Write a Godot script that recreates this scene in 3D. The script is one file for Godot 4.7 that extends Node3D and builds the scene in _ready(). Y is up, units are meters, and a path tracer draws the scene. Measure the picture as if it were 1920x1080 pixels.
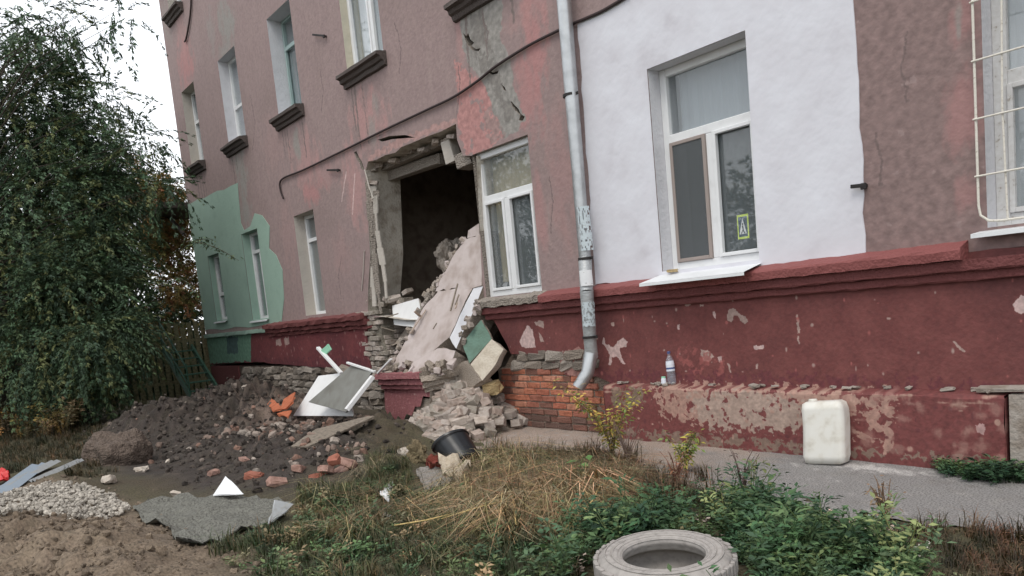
extends Node3D
# A three-storey plastered house with a collapsed wall bay, seen obliquely from the yard.
# x runs along the facade (right is +), y is up, z points out of the facade; the pavement by the wall is y = 0.

const FOC := 1385.776
const CYP := 724.594
const EYE := Vector3(4.169, 1.52526, 6.05225)
var eye_basis := Basis(Vector3(0.64077572, -0.09758922, -0.76150038), Vector3(-0.01873503, 0.98960501, -0.14258658), Vector3(0.7674995, 0.10563275, 0.63228652))
var rng := RandomNumberGenerator.new()
var mats := {}
var taken := {}

# ---------------------------------------------------------------- measuring
func ray(px: float, py: float) -> Vector3:
	return eye_basis * Vector3((px - 960.0) / FOC, -(py - CYP) / FOC, -1.0)

func W(px: float, py: float, z := 0.0) -> Vector3:      # a point of the plane at distance z in front of the facade
	var r := ray(px, py)
	return EYE + r * ((z - EYE.z) / r.z)

func W2(px: float, py: float, z := 0.0) -> Vector2:
	var p := W(px, py, z)
	return Vector2(p.x, p.y)

func G(px: float, py: float, y := 0.0) -> Vector3:      # a point at height y
	var r := ray(px, py)
	return EYE + r * ((y - EYE.y) / r.y)

func rr(a: float, b: float) -> float:
	return rng.randf_range(a, b)

# ---------------------------------------------------------------- mesh builder
class MB:
	var v := PackedVector3Array()
	var n := PackedVector3Array()
	var c := PackedColorArray()
	var uv2 := PackedVector2Array()
	var col := Color.WHITE
	func tri_n(a: Vector3, b: Vector3, d: Vector3, na: Vector3, nb: Vector3, nd: Vector3) -> void:   # counter-clockwise seen from outside
		v.append(a); v.append(d); v.append(b)
		n.append(na); n.append(nd); n.append(nb)
		c.append(col); c.append(col); c.append(col)
	func tri(a: Vector3, b: Vector3, d: Vector3) -> void:
		var k := (b - a).cross(d - a).normalized()
		tri_n(a, b, d, k, k, k)
	func quad(a: Vector3, b: Vector3, d: Vector3, e: Vector3) -> void:
		tri(a, b, d); tri(a, d, e)
	func box(t: Transform3D, s: Vector3, bev := 0.0) -> void:
		var h := s / 2.0
		if bev <= 0.0:
			var p := []
			for i in 8: p.append(t * Vector3(h.x if i & 1 else -h.x, h.y if i & 2 else -h.y, h.z if i & 4 else -h.z))
			quad(p[4], p[5], p[7], p[6]); quad(p[1], p[0], p[2], p[3]); quad(p[5], p[1], p[3], p[7])
			quad(p[0], p[4], p[6], p[2]); quad(p[6], p[7], p[3], p[2]); quad(p[0], p[1], p[5], p[4])
			return
		var q := []      # q[corner][axis]: the corner's point on the face across that axis
		for i in 8:
			var sg := Vector3(1 if i & 1 else -1, 1 if i & 2 else -1, 1 if i & 4 else -1)
			var w := []
			for a in 3:
				var k := Vector3(h.x - bev, h.y - bev, h.z - bev)
				k[a] = h[a]
				w.append(t * (k * sg))
			q.append(w)
		for f in [[2, 4, 5, 7, 6], [2, 1, 0, 2, 3], [0, 5, 1, 3, 7], [0, 0, 4, 6, 2], [1, 6, 7, 3, 2], [1, 0, 1, 5, 4]]:
			quad(q[f[1]][f[0]], q[f[2]][f[0]], q[f[3]][f[0]], q[f[4]][f[0]])
		var mid := t * Vector3.ZERO
		for e in [[0, 1], [2, 3], [4, 5], [6, 7]]: edge(q, e, 1, 2, mid)
		for e in [[0, 2], [1, 3], [4, 6], [5, 7]]: edge(q, e, 0, 2, mid)
		for e in [[0, 4], [1, 5], [2, 6], [3, 7]]: edge(q, e, 0, 1, mid)
		for i in 8: out_tri(q[i][0], q[i][1], q[i][2], mid)
	func edge(q: Array, e: Array, a: int, b: int, mid: Vector3) -> void:
		out_tri(q[e[0]][a], q[e[1]][a], q[e[1]][b], mid)
		out_tri(q[e[0]][a], q[e[1]][b], q[e[0]][b], mid)
	func out_tri(a: Vector3, b: Vector3, d: Vector3, mid: Vector3) -> void:
		if (b - a).cross(d - a).dot(a + b + d - mid * 3.0) < 0.0: tri(a, d, b)
		else: tri(a, b, d)
	func bar(a: Vector3, b: Vector3, wx: float, wy: float, up := Vector3.UP, bev := 0.0) -> void:
		var d := (b - a).normalized()
		var s := d.cross(up).normalized()
		if s.length() < 0.5: s = d.cross(Vector3.RIGHT).normalized()
		var u := s.cross(d)
		box(Transform3D(Basis(s, u, -d), (a + b) / 2.0), Vector3(wx, wy, a.distance_to(b)), bev)
	func tube(path: PackedVector3Array, rad: PackedFloat32Array, sides := 8, caps := true) -> void:
		var rings := []
		var last := Vector3.ZERO
		for i in path.size():
			var d := (path[mini(i + 1, path.size() - 1)] - path[maxi(i - 1, 0)]).normalized()
			var s := last
			if i == 0:
				s = d.cross(Vector3.UP)
				if s.length() < 0.2: s = d.cross(Vector3.RIGHT)
			s = (s - d * s.dot(d)).normalized()
			last = s
			var u := d.cross(s)
			var ring := []
			for k in sides:
				var a := TAU * k / sides
				ring.append(s * cos(a) + u * sin(a))
			rings.append(ring)
		for i in path.size() - 1:
			for k in sides:
				var k2 := (k + 1) % sides
				var r0 := rad[mini(i, rad.size() - 1)]
				var r1 := rad[mini(i + 1, rad.size() - 1)]
				var a0: Vector3 = rings[i][k]; var a1: Vector3 = rings[i][k2]; var b0: Vector3 = rings[i + 1][k]; var b1: Vector3 = rings[i + 1][k2]
				tri_n(path[i] + a0 * r0, path[i] + a1 * r0, path[i + 1] + b1 * r1, a0, a1, b1)
				tri_n(path[i] + a0 * r0, path[i + 1] + b1 * r1, path[i + 1] + b0 * r1, a0, b1, b0)
		if caps:
			for e in [0, path.size() - 1]:
				for k in sides:
					var r := rad[mini(e, rad.size() - 1)]
					var a: Vector3 = path[e] + rings[e][k] * r
					var b: Vector3 = path[e] + rings[e][(k + 1) % sides] * r
					if e == 0: tri(path[e], b, a)
					else: tri(path[e], a, b)
	func lathe(t: Transform3D, prof: PackedVector2Array, sides := 24) -> void:      # prof: (radius, y) going so that the outside is on the right when walking up
		for i in prof.size() - 1:
			var d := (prof[i + 1] - prof[i]).normalized()
			var nn := Vector2(d.y, -d.x)
			for k in sides:
				var a0 := TAU * k / sides
				var a1 := TAU * (k + 1) / sides
				var e0 := Vector3(cos(a0), 0, sin(a0)); var e1 := Vector3(cos(a1), 0, sin(a1))
				var p00 := t * (e0 * prof[i].x + Vector3(0, prof[i].y, 0)); var p01 := t * (e1 * prof[i].x + Vector3(0, prof[i].y, 0))
				var p10 := t * (e0 * prof[i + 1].x + Vector3(0, prof[i + 1].y, 0)); var p11 := t * (e1 * prof[i + 1].x + Vector3(0, prof[i + 1].y, 0))
				var n0 := (t.basis * (e0 * nn.x + Vector3(0, nn.y, 0))).normalized(); var n1 := (t.basis * (e1 * nn.x + Vector3(0, nn.y, 0))).normalized()
				tri_n(p00, p10, p11, n0, n0, n1); tri_n(p00, p11, p01, n0, n1, n1)
	func poly(p: PackedVector2Array, z: float, flip := false) -> void:     # flat polygon in the xy plane facing +z (or -z)
		var q := p
		if Geometry2D.is_polygon_clockwise(q): q.reverse()
		var ix := Geometry2D.triangulate_polygon(q)
		for i in range(0, ix.size(), 3):
			var a := Vector3(q[ix[i]].x, q[ix[i]].y, z); var b := Vector3(q[ix[i + 1]].x, q[ix[i + 1]].y, z); var d := Vector3(q[ix[i + 2]].x, q[ix[i + 2]].y, z)
			if ((b - a).cross(d - a).z > 0.0) == flip: tri(a, d, b)
			else: tri(a, b, d)
	func walls(p: PackedVector2Array, z0: float, z1: float, inward := false) -> void:    # the sides of an extrusion from z0 (back) to z1 (front)
		var q := p
		if Geometry2D.is_polygon_clockwise(q) != inward: q.reverse()
		for i in q.size():
			var a := q[i]; var b := q[(i + 1) % q.size()]
			quad(Vector3(a.x, a.y, z1), Vector3(a.x, a.y, z0), Vector3(b.x, b.y, z0), Vector3(b.x, b.y, z1))
	func prism(p: PackedVector2Array, z0: float, z1: float) -> void:
		poly(p, z1); poly(p, z0, true); walls(p, z0, z1)
	func roughen(amp: float, seed_: int) -> void:       # moves equal points alike, so the skin stays closed
		for i in v.size():
			var k := Vector3i((v[i] * 500.0).round())
			var h := hash(k + Vector3i(seed_, seed_ * 7, seed_ * 13))
			v[i] += Vector3(float(h & 255) / 127.5 - 1.0, float((h >> 8) & 255) / 127.5 - 1.0, float((h >> 16) & 255) / 127.5 - 1.0) * amp
		flat()
	func flat() -> void:
		for i in range(0, v.size(), 3):
			var k := (v[i + 2] - v[i]).cross(v[i + 1] - v[i]).normalized()
			n[i] = k; n[i + 1] = k; n[i + 2] = k
	func move(t: Transform3D) -> void:
		for i in v.size():
			v[i] = t * v[i]; n[i] = (t.basis * n[i]).normalized()
	func map2(r: Rect2) -> void:        # second texture layer: where each point lies in the facade rectangle
		uv2.resize(v.size())
		for i in v.size(): uv2[i] = Vector2((v[i].x - r.position.x) / r.size.x, 1.0 - (v[i].y - r.position.y) / r.size.y)
	func mesh() -> ArrayMesh:
		var a := []
		a.resize(Mesh.ARRAY_MAX)
		a[Mesh.ARRAY_VERTEX] = v; a[Mesh.ARRAY_NORMAL] = n; a[Mesh.ARRAY_COLOR] = c
		if uv2.size(): a[Mesh.ARRAY_TEX_UV2] = uv2
		var m := ArrayMesh.new()
		m.add_surface_from_arrays(Mesh.PRIMITIVE_TRIANGLES, a)
		return m

func at(p: Vector3, rx := 0.0, ry := 0.0, rz := 0.0, s := 1.0) -> Transform3D:
	return Transform3D(Basis.from_euler(Vector3(rx, ry, rz)).scaled(Vector3.ONE * s), p)

# ---------------------------------------------------------------- objects
func numbered(called: String) -> String:
	var k: int = taken.get(called, 0)
	taken[called] = k + 1
	return called if k == 0 else "%s_%03d" % [called, k]

func tag(o: Node, label: String, category: String, group := "", kind := "") -> Node:
	if label != "": o.set_meta("label", label)
	if category != "": o.set_meta("category", category)
	if group != "": o.set_meta("group", group)
	if kind != "": o.set_meta("kind", kind)
	return o

func thing(called: String, label: String, category: String, where := Vector3.ZERO, group := "", turn := Vector3.ZERO) -> Node3D:
	var o := Node3D.new()
	o.name = numbered(called)
	add_child(o)
	o.position = where; o.rotation = turn
	tag(o, label, category, group)
	return o

func part(called: String, b, material: Material, parent: Node, where := Transform3D.IDENTITY) -> MeshInstance3D:
	var o := MeshInstance3D.new()
	o.mesh = b.mesh() if b is MB else b
	o.material_override = material
	o.name = numbered(called) if parent == self else called
	o.transform = where
	parent.add_child(o, true)
	return o

func node(called: String, parent: Node, where := Transform3D.IDENTITY) -> Node3D:
	var o := Node3D.new()
	o.name = called
	o.transform = where
	parent.add_child(o, true)
	return o

func struct(called: String, b, material: Material) -> MeshInstance3D:
	var o := part(called, b, material, self)
	o.set_meta("kind", "structure")
	return o

func multi(called: String, m: Mesh, ts: Array, cs: Array, material: Material, parent: Node) -> MultiMeshInstance3D:
	var mm := MultiMesh.new()
	mm.transform_format = MultiMesh.TRANSFORM_3D
	mm.use_colors = true
	mm.mesh = m
	mm.instance_count = ts.size()
	for i in ts.size():
		mm.set_instance_transform(i, ts[i]); mm.set_instance_color(i, cs[i])
	var o := MultiMeshInstance3D.new()
	o.multimesh = mm
	o.material_override = material
	o.name = numbered(called) if parent == self else called
	parent.add_child(o, true)
	return o

# ---------------------------------------------------------------- materials
func noise_image(size: int, freq: float, seed_: int, octaves := 4, type := FastNoiseLite.TYPE_SIMPLEX_SMOOTH) -> Image:
	var f := FastNoiseLite.new()
	f.seed = seed_; f.frequency = freq; f.noise_type = type
	f.fractal_octaves = octaves
	var im := f.get_seamless_image(size, size)
	im.convert(Image.FORMAT_L8)
	return im

func ramp_tex(im: Image, stops: Array) -> ImageTexture:     # stops: [position, colour] pairs, positions rising
	var lut := PackedByteArray()
	for i in 256:
		var t := i / 255.0
		var col: Color = stops[0][1]
		for k in stops.size() - 1:
			if t >= stops[k][0]: col = (stops[k][1] as Color).lerp(stops[k + 1][1], clampf((t - stops[k][0]) / (stops[k + 1][0] - stops[k][0]), 0, 1))
		lut.append(int(col.r * 255)); lut.append(int(col.g * 255)); lut.append(int(col.b * 255))
	var src := im.get_data()
	var out := PackedByteArray()
	out.resize(src.size() * 3)
	for i in src.size():
		var j := src[i] * 3
		out[i * 3] = lut[j]; out[i * 3 + 1] = lut[j + 1]; out[i * 3 + 2] = lut[j + 2]
	return ImageTexture.create_from_image(Image.create_from_data(im.get_width(), im.get_height(), false, Image.FORMAT_RGB8, out))

func grey(a: float) -> Color:
	return Color(a, a, a)

func mat(name_: String, col: Color, rough := 0.9, tex: Texture2D = null, scale := 1.0, bump: Texture2D = null, height := 0.0, metal := 0.0) -> StandardMaterial3D:
	if mats.has(name_): return mats[name_]
	var m := StandardMaterial3D.new()
	m.resource_name = name_
	m.albedo_color = col; m.roughness = rough; m.metallic = metal
	if tex or bump:
		m.uv1_triplanar = true; m.uv1_world_triplanar = true
		m.uv1_scale = Vector3.ONE * scale
	if tex: m.albedo_texture = tex
	if bump:
		m.heightmap_enabled = true; m.heightmap_texture = bump; m.heightmap_scale = height
	mats[name_] = m
	return m

func local_tri(m: StandardMaterial3D) -> StandardMaterial3D:
	m.uv1_world_triplanar = false
	return m

# ---------------------------------------------------------------- painted surfaces (paint, cement, peeling: matter only)
class Canvas:
	var w := 0
	var h := 0
	var ppm := 100.0
	var rect: Rect2
	var data := PackedByteArray()
	var na: PackedByteArray
	var nb: PackedByteArray
	func setup(r: Rect2, pixels_per_metre: float, noise_a: Image, noise_b: Image) -> void:
		rect = r; ppm = pixels_per_metre
		w = int(r.size.x * ppm); h = int(r.size.y * ppm)
		data.resize(w * h * 3)
		na = noise_a.get_data(); nb = noise_b.get_data()
	func base(c0: Color, c1: Color, c2: Color, grain := 0.16, sx := 2, sy := 1) -> void:
		for y in h:
			for x in w:
				var t := na[((y * sy) & 511) * 512 + ((x * sx) & 511)] / 255.0
				var u := na[((y >> 2) + 77 & 511) * 512 + ((x >> 2) + 200 & 511)] / 255.0
				var f := 1.0 + (nb[(y & 511) * 512 + (x & 511)] / 255.0 - 0.5) * grain
				var col := c0.lerp(c1, clampf(t * 1.6 - 0.3, 0, 1)).lerp(c2, clampf(u * 2.6 - 1.35, 0, 1))
				var i := (y * w + x) * 3
				data[i] = mini(255, int(col.r * f * 255)); data[i + 1] = mini(255, int(col.g * f * 255)); data[i + 2] = mini(255, int(col.b * f * 255))
	func put(x: int, y: int, col: Color, a: float) -> void:
		var i := (y * w + x) * 3
		data[i] = int(lerpf(data[i], col.r * 255, a)); data[i + 1] = int(lerpf(data[i + 1], col.g * 255, a)); data[i + 2] = int(lerpf(data[i + 2], col.b * 255, a))
	func pix(p: Vector2) -> Vector2:
		return Vector2((p.x - rect.position.x) * ppm, (rect.end.y - p.y) * ppm)
	func blob(poly: PackedVector2Array, col: Color, ragged: float, alpha := 1.0, holes := 0.0, grain := 0.14) -> void:   # ragged in metres
		var q := PackedVector2Array()
		var lo := Vector2(1e9, 1e9); var hi := -lo
		for p in poly:
			var k := pix(p)
			q.append(k); lo = lo.min(k); hi = hi.max(k)
		var m := ragged * ppm
		for y in range(maxi(0, int(lo.y - m)), mini(h, int(hi.y + m) + 1)):
			for x in range(maxi(0, int(lo.x - m)), mini(w, int(hi.x + m) + 1)):
				var j := ((y * 3) & 511) * 512 + ((x * 3) & 511)
				var o := Vector2(na[j] - 128, na[(j + 70000) & 262143] - 128) / 64.0 * m
				if not Geometry2D.is_point_in_polygon(Vector2(x, y) + o, q): continue
				var g := nb[(y & 511) * 512 + (x & 511)] / 255.0
				if holes > 0.0 and na[((y * 2 + 99) & 511) * 512 + ((x * 2 + 31) & 511)] / 255.0 < holes + (g - 0.5) * 0.25: continue
				put(x, y, col * (1.0 + (g - 0.5) * grain * 2.0), alpha)
	func patch(c: Vector2, r: Vector2, col: Color, alpha: float, lean := 0.0) -> void:     # worn patch with a ragged, broken outline
		var k := pix(c)
		var rx := r.x * ppm; var ry := r.y * ppm
		for y in range(maxi(0, int(k.y - ry)), mini(h, int(k.y + ry) + 1)):
			for x in range(maxi(0, int(k.x - rx * 1.5)), mini(w, int(k.x + rx * 1.5) + 1)):
				var d := Vector2((x - k.x + (y - k.y) * lean) / rx, (y - k.y) / ry).length()
				if d > 1.0: continue
				var j := (y & 511) * 512 + ((x * 2) & 511)
				var a := clampf((1.0 - d) * 1.7 + (na[j] / 255.0 - 0.55) * 1.9 + (nb[j] / 255.0 - 0.5) * 0.7, 0, 1)
				put(x, y, col, a * alpha)
	func line(pts: PackedVector2Array, wide: float, col: Color, alpha: float) -> void:      # a hairline crack or a thin run
		for i in pts.size() - 1:
			var a := pix(pts[i]); var b := pix(pts[i + 1])
			var k := int(a.distance_to(b) * 1.5) + 1
			for j in k:
				var t := float(j) / k
				var p := a.lerp(b, t)
				var n := na[((int(p.y) * 5) & 511) * 512 + ((int(p.x) * 5) & 511)] / 255.0 - 0.5
				p += Vector2(n, -n) * 5.0
				var w := wide * ppm * (0.6 + absf(n) * 1.6)
				for yy in range(int(p.y - w), int(p.y + w) + 1):
					for xx in range(int(p.x - w), int(p.x + w) + 1):
						if xx >= 0 and yy >= 0 and xx < self.w and yy < h: put(xx, yy, col, alpha)
	func tex() -> ImageTexture:
		return ImageTexture.create_from_image(Image.create_from_data(w, h, false, Image.FORMAT_RGB8, data))

func pxs(l: Array, z := 0.0) -> PackedVector2Array:
	var q := PackedVector2Array()
	for i in range(0, l.size(), 2): q.append(W2(l[i], l[i + 1], z))
	return q

func rect_poly(r: Rect2) -> PackedVector2Array:
	return PackedVector2Array([r.position, Vector2(r.end.x, r.position.y), r.end, Vector2(r.position.x, r.end.y)])

# a ragged outline: extra points along each edge, pushed about
func ragged(p: PackedVector2Array, step: float, amp: float, seed_: int) -> PackedVector2Array:
	var g := RandomNumberGenerator.new()
	g.seed = seed_
	var q := PackedVector2Array()
	for i in p.size():
		var a := p[i]; var b := p[(i + 1) % p.size()]
		var k := maxi(1, int(a.distance_to(b) / step))
		for j in k:
			var t := float(j) / k
			q.append(a.lerp(b, t) + (Vector2(g.randf_range(-amp, amp), g.randf_range(-amp, amp)) if j > 0 else Vector2.ZERO))
	return q

# the flat face of a wall with openings cut out, as polygons without holes
func cut_face(outline: PackedVector2Array, holes: Array, step := 1.3) -> Array:
	var lo := Vector2(1e9, 1e9); var hi := -lo
	for p in outline: lo = lo.min(p); hi = hi.max(p)
	var xs := [lo.x - 0.1, hi.x + 0.1]; var ys := [lo.y - 0.1, hi.y + 0.1]
	var x := lo.x + step
	while x < hi.x: xs.append(x); x += step
	var y := lo.y + step
	while y < hi.y: ys.append(y); y += step
	for hl in holes:
		var c := Vector2.ZERO
		for p in hl: c += p / hl.size()
		xs.append(c.x + 0.003); ys.append(c.y + 0.003)
	xs.sort(); ys.sort()
	var out := []
	for i in xs.size() - 1:
		for j in ys.size() - 1:
			var cell := PackedVector2Array([Vector2(xs[i], ys[j]), Vector2(xs[i + 1], ys[j]), Vector2(xs[i + 1], ys[j + 1]), Vector2(xs[i], ys[j + 1])])
			var now: Array = Array(Geometry2D.intersect_polygons(cell, outline), TYPE_NIL, "", null)
			for hl in holes:
				var next := []
				for q in now: next.append_array(Geometry2D.clip_polygons(q, hl))
				now = next
			for q in now:
				if q.size() > 2: out.append(q)
	return out

func face_mesh(outline: PackedVector2Array, holes: Array, z: float, edge := 0.0) -> MB:
	var b := MB.new()
	for q in cut_face(outline, holes): b.poly(q, z)
	if edge > 0.0: b.walls(outline, z - edge, z)
	return b

# a broken slab whose front outline is given as points in space; the front is one part, the broken flanks another
func slab(owner_: Node, called: String, pts: Array, thick: float, front: Material, flank: Material, seed_: int, rough_amp := 0.02, front_name := "face") -> Array:
	var c := Vector3.ZERO
	for p in pts: c += p / pts.size()
	var nrm := Vector3.ZERO
	for i in pts.size():
		nrm += (pts[i] - c).cross(pts[(i + 1) % pts.size()] - c)
	nrm = nrm.normalized()
	if nrm.dot(EYE - c) < 0: nrm = -nrm
	var ux: Vector3 = (pts[1] - pts[0]); ux = (ux - nrm * ux.dot(nrm)).normalized()
	var uy := nrm.cross(ux)
	var flat := PackedVector2Array()
	for p in pts: flat.append(Vector2((p - c).dot(ux), (p - c).dot(uy)))
	flat = ragged(flat, 0.09, rough_amp, seed_)
	if Geometry2D.is_polygon_clockwise(flat): flat.reverse()
	var t := Transform3D(Basis(ux, uy, nrm), c)
	var f := MB.new()
	f.poly(flat, 0.0); f.move(t)
	var s := MB.new()
	var g := RandomNumberGenerator.new()
	g.seed = seed_ + 5
	var mid := PackedVector2Array(); var back := PackedVector2Array()
	for p in flat:
		mid.append(p + Vector2(g.randf_range(-1, 1), g.randf_range(-1, 1)) * rough_amp * 1.3)
		back.append(p * 0.97 + Vector2(g.randf_range(-1, 1), g.randf_range(-1, 1)) * rough_amp * 1.5)
	for i in flat.size():
		var j := (i + 1) % flat.size()
		var zz := -thick * 0.5
		s.quad(Vector3(flat[i].x, flat[i].y, 0), Vector3(mid[i].x, mid[i].y, zz), Vector3(mid[j].x, mid[j].y, zz), Vector3(flat[j].x, flat[j].y, 0))
		s.quad(Vector3(mid[i].x, mid[i].y, zz), Vector3(back[i].x, back[i].y, -thick), Vector3(back[j].x, back[j].y, -thick), Vector3(mid[j].x, mid[j].y, zz))
	s.poly(back, -thick, true)
	s.move(t)
	return [part(front_name, f, front, owner_), part(called, s, flank, owner_)]

var opening := {}
var glass: StandardMaterial3D

func corners(l: Array) -> Rect2:
	var a := W2(l[0], l[1]); var b := W2(l[2], l[3]); var d := W2(l[4], l[5]); var e := W2(l[6], l[7])
	var x0 := (a.x + e.x) / 2; var x1 := (b.x + d.x) / 2
	var y0 := (d.y + e.y) / 2; var y1 := (a.y + b.y) / 2
	return Rect2(x0, y0, x1 - x0, y1 - y0)

# a window in its opening: reveal, frame members, sashes, panes, what hangs behind them, sill
func window(parent: Node, r: Rect2, o: Dictionary) -> Node3D:
	var rec: float = o.get("recess", 0.2)
	var w := node("window", parent)
	var rv := MB.new()
	rv.walls(rect_poly(r), -0.52, 0.0, true)
	part("reveal", rv, o.reveal, w)
	var fw: float = o.get("frame", 0.065)
	var m: Material = o.get("mat", mats.upvc)
	var z := -rec
	var fr := MB.new()
	var x0 := r.position.x; var x1 := r.end.x; var y0 := r.position.y; var y1 := r.end.y
	var d := 0.07
	var ytr: float = y0 + r.size.y * o.get("transom", 0.64)
	var xm: float = x0 + r.size.x * o.get("mullion", 0.46)
	var bars := []
	bars.append([Vector3(x0 + fw / 2, y0, z), Vector3(x0 + fw / 2, y1, z), fw])
	bars.append([Vector3(x1 - fw / 2, y0, z), Vector3(x1 - fw / 2, y1, z), fw])
	bars.append([Vector3(x0 + fw, y0 + fw / 2, z), Vector3(x1 - fw, y0 + fw / 2, z), fw])
	bars.append([Vector3(x0 + fw, y1 - fw / 2, z), Vector3(x1 - fw, y1 - fw / 2, z), fw])
	bars.append([Vector3(x0 + fw, ytr, z), Vector3(x1 - fw, ytr, z), fw * 1.15])
	if o.get("mullion", 0.46) > 0: bars.append([Vector3(xm, y0 + fw, z), Vector3(xm, ytr - fw * 0.575, z), fw * 1.1])
	for q in bars:
		var up := Vector3.BACK
		var bb := MB.new()
		bb.bar(q[0], q[1], q[2], d, up, 0.006)
		fr.v.append_array(bb.v); fr.n.append_array(bb.n); fr.c.append_array(bb.c)
	part("frame", fr, m, w)
	var fields := [[x0 + fw, ytr + fw * 0.5, x1 - fw, y1 - fw]]
	if o.get("mullion", 0.46) > 0:
		fields.append([x0 + fw, y0 + fw, xm - fw * 0.55, ytr - fw * 0.5]); fields.append([xm + fw * 0.55, y0 + fw, x1 - fw, ytr - fw * 0.5])
	else:
		fields.append([x0 + fw, y0 + fw, x1 - fw, ytr - fw * 0.5])
	for i in fields.size():
		var f: Array = fields[i]
		var g := MB.new()
		g.box(Transform3D(Basis(), Vector3((f[0] + f[2]) / 2, (f[1] + f[3]) / 2, z - 0.012)), Vector3(f[2] - f[0] + 0.01, f[3] - f[1] + 0.01, 0.004))
		var pane := part("pane", g, glass, w)
		if i > 0 and o.get("sash", true) and r.size.x > 0.7:        # the opening lights carry a second, thinner frame
			var sb := MB.new()
			var sw := 0.035
			for q in [[f[0], f[1], f[0], f[3], sw / 2, 0], [f[2], f[1], f[2], f[3], -sw / 2, 0]]:
				sb.bar(Vector3(q[0] + q[4], q[1], z + 0.03), Vector3(q[2] + q[4], q[3], z + 0.03), sw, 0.05, Vector3.BACK, 0.004)
			for yy in [f[1] + sw / 2, f[3] - sw / 2]:
				sb.bar(Vector3(f[0] + sw, yy, z + 0.03), Vector3(f[2] - sw, yy, z + 0.03), sw, 0.05, Vector3.BACK, 0.004)
			if i == 2 or not o.get("net", false): part("sash", sb, m, w)
			else:
				part("net_frame", sb, mats.net_frame, w)
				var nt := MB.new()
				nt.box(Transform3D(Basis(), Vector3((f[0] + f[2]) / 2, (f[1] + f[3]) / 2, z + 0.045)), Vector3(f[2] - f[0] - 0.06, f[3] - f[1] - 0.06, 0.002))
				part("insect_net", nt, mats.net, w)
	if o.has("curtain_or_sky_tone"):
		for cu in o.curtain_or_sky_tone:       # [x share from, to, y share from, to, material]
			part("curtain_or_sky_tone", drape(x0 + r.size.x * cu[0], x0 + r.size.x * cu[1], y0 + r.size.y * cu[2], y0 + r.size.y * cu[3], z - 0.16), cu[4], w)
	if o.get("sill", "") == "metal":
		var s := MB.new()
		var e := 0.07
		var dr: float = o.get("drop", 0.035)
		s.quad(Vector3(x0 - 0.02, y0 + 0.005, z + 0.03), Vector3(x0 - e, y0 - dr, o.get("reach", 0.2)), Vector3(x1 + e * 0.3, y0 - dr, o.get("reach", 0.2)), Vector3(x1 + 0.02, y0 + 0.005, z + 0.03))
		s.quad(Vector3(x0 - e, y0 - dr, o.get("reach", 0.2)), Vector3(x0 - e, y0 - dr - 0.03, o.get("reach", 0.2)), Vector3(x1 + e * 0.3, y0 - dr - 0.03, o.get("reach", 0.2)), Vector3(x1 + e * 0.3, y0 - dr, o.get("reach", 0.2)))
		part("sill", s, mats.white_metal, w)
	elif o.get("sill", "") == "stone":
		var s := MB.new()
		var prof := PackedVector2Array([Vector2(0, 0.0), Vector2(0.17, -0.02), Vector2(0.17, -0.07), Vector2(0.12, -0.085), Vector2(0.1, -0.13), Vector2(0.06, -0.145), Vector2(0.05, -0.2), Vector2(0, -0.21)])
		along_x(s, prof, x0 - 0.09, x1 + 0.07, y0)
		s.roughen(0.006, int(x0 * 100))
		part("sill", s, mats.sill_stone, w)
		var l := MB.new()
		l.quad(Vector3(x0, y0 + 0.03, z + 0.03), Vector3(x0, y0 + 0.004, 0.0), Vector3(x1, y0 + 0.004, 0.0), Vector3(x1, y0 + 0.03, z + 0.03))
		part("sill_ledge", l, o.reveal, w)
	return w

# a moulding: profile (reach out of the wall, height) drawn along x
func along_x(b: MB, prof: PackedVector2Array, x0: float, x1: float, y: float, z := 0.0, step := 0.25) -> void:
	var k := maxi(1, int((x1 - x0) / step))
	for j in k:
		var a := lerpf(x0, x1, float(j) / k); var e := lerpf(x0, x1, float(j + 1) / k)
		for i in prof.size() - 1:
			var p := prof[i]; var q := prof[i + 1]
			b.quad(Vector3(a, y + q.y, z + q.x), Vector3(e, y + q.y, z + q.x), Vector3(e, y + p.y, z + p.x), Vector3(a, y + p.y, z + p.x))
	for side in [0, 1]:
		var xx := x0 if side == 0 else x1
		var ix := Geometry2D.triangulate_polygon(prof)
		for i in range(0, ix.size(), 3):
			var t := []
			for j in 3: t.append(Vector3(xx, y + prof[ix[i + j]].y, z + prof[ix[i + j]].x))
			var up: Vector3 = (t[1] - t[0]).cross(t[2] - t[0])
			if (up.x > 0) == (side == 1): b.tri(t[0], t[1], t[2])
			else: b.tri(t[0], t[2], t[1])

func drape(x0: float, x1: float, y0: float, y1: float, z: float) -> MB:
	var b := MB.new()
	var k := maxi(6, int((x1 - x0) / 0.03))
	for i in k:
		var a := lerpf(x0, x1, float(i) / k); var e := lerpf(x0, x1, float(i + 1) / k)
		var za := z + sin(a * 47.0) * 0.008 + sin(a * 17.0) * 0.006; var ze := z + sin(e * 47.0) * 0.008 + sin(e * 17.0) * 0.006
		b.quad(Vector3(a, y0, za), Vector3(e, y0, ze), Vector3(e, y1, ze), Vector3(a, y1, za))
	return b

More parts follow.
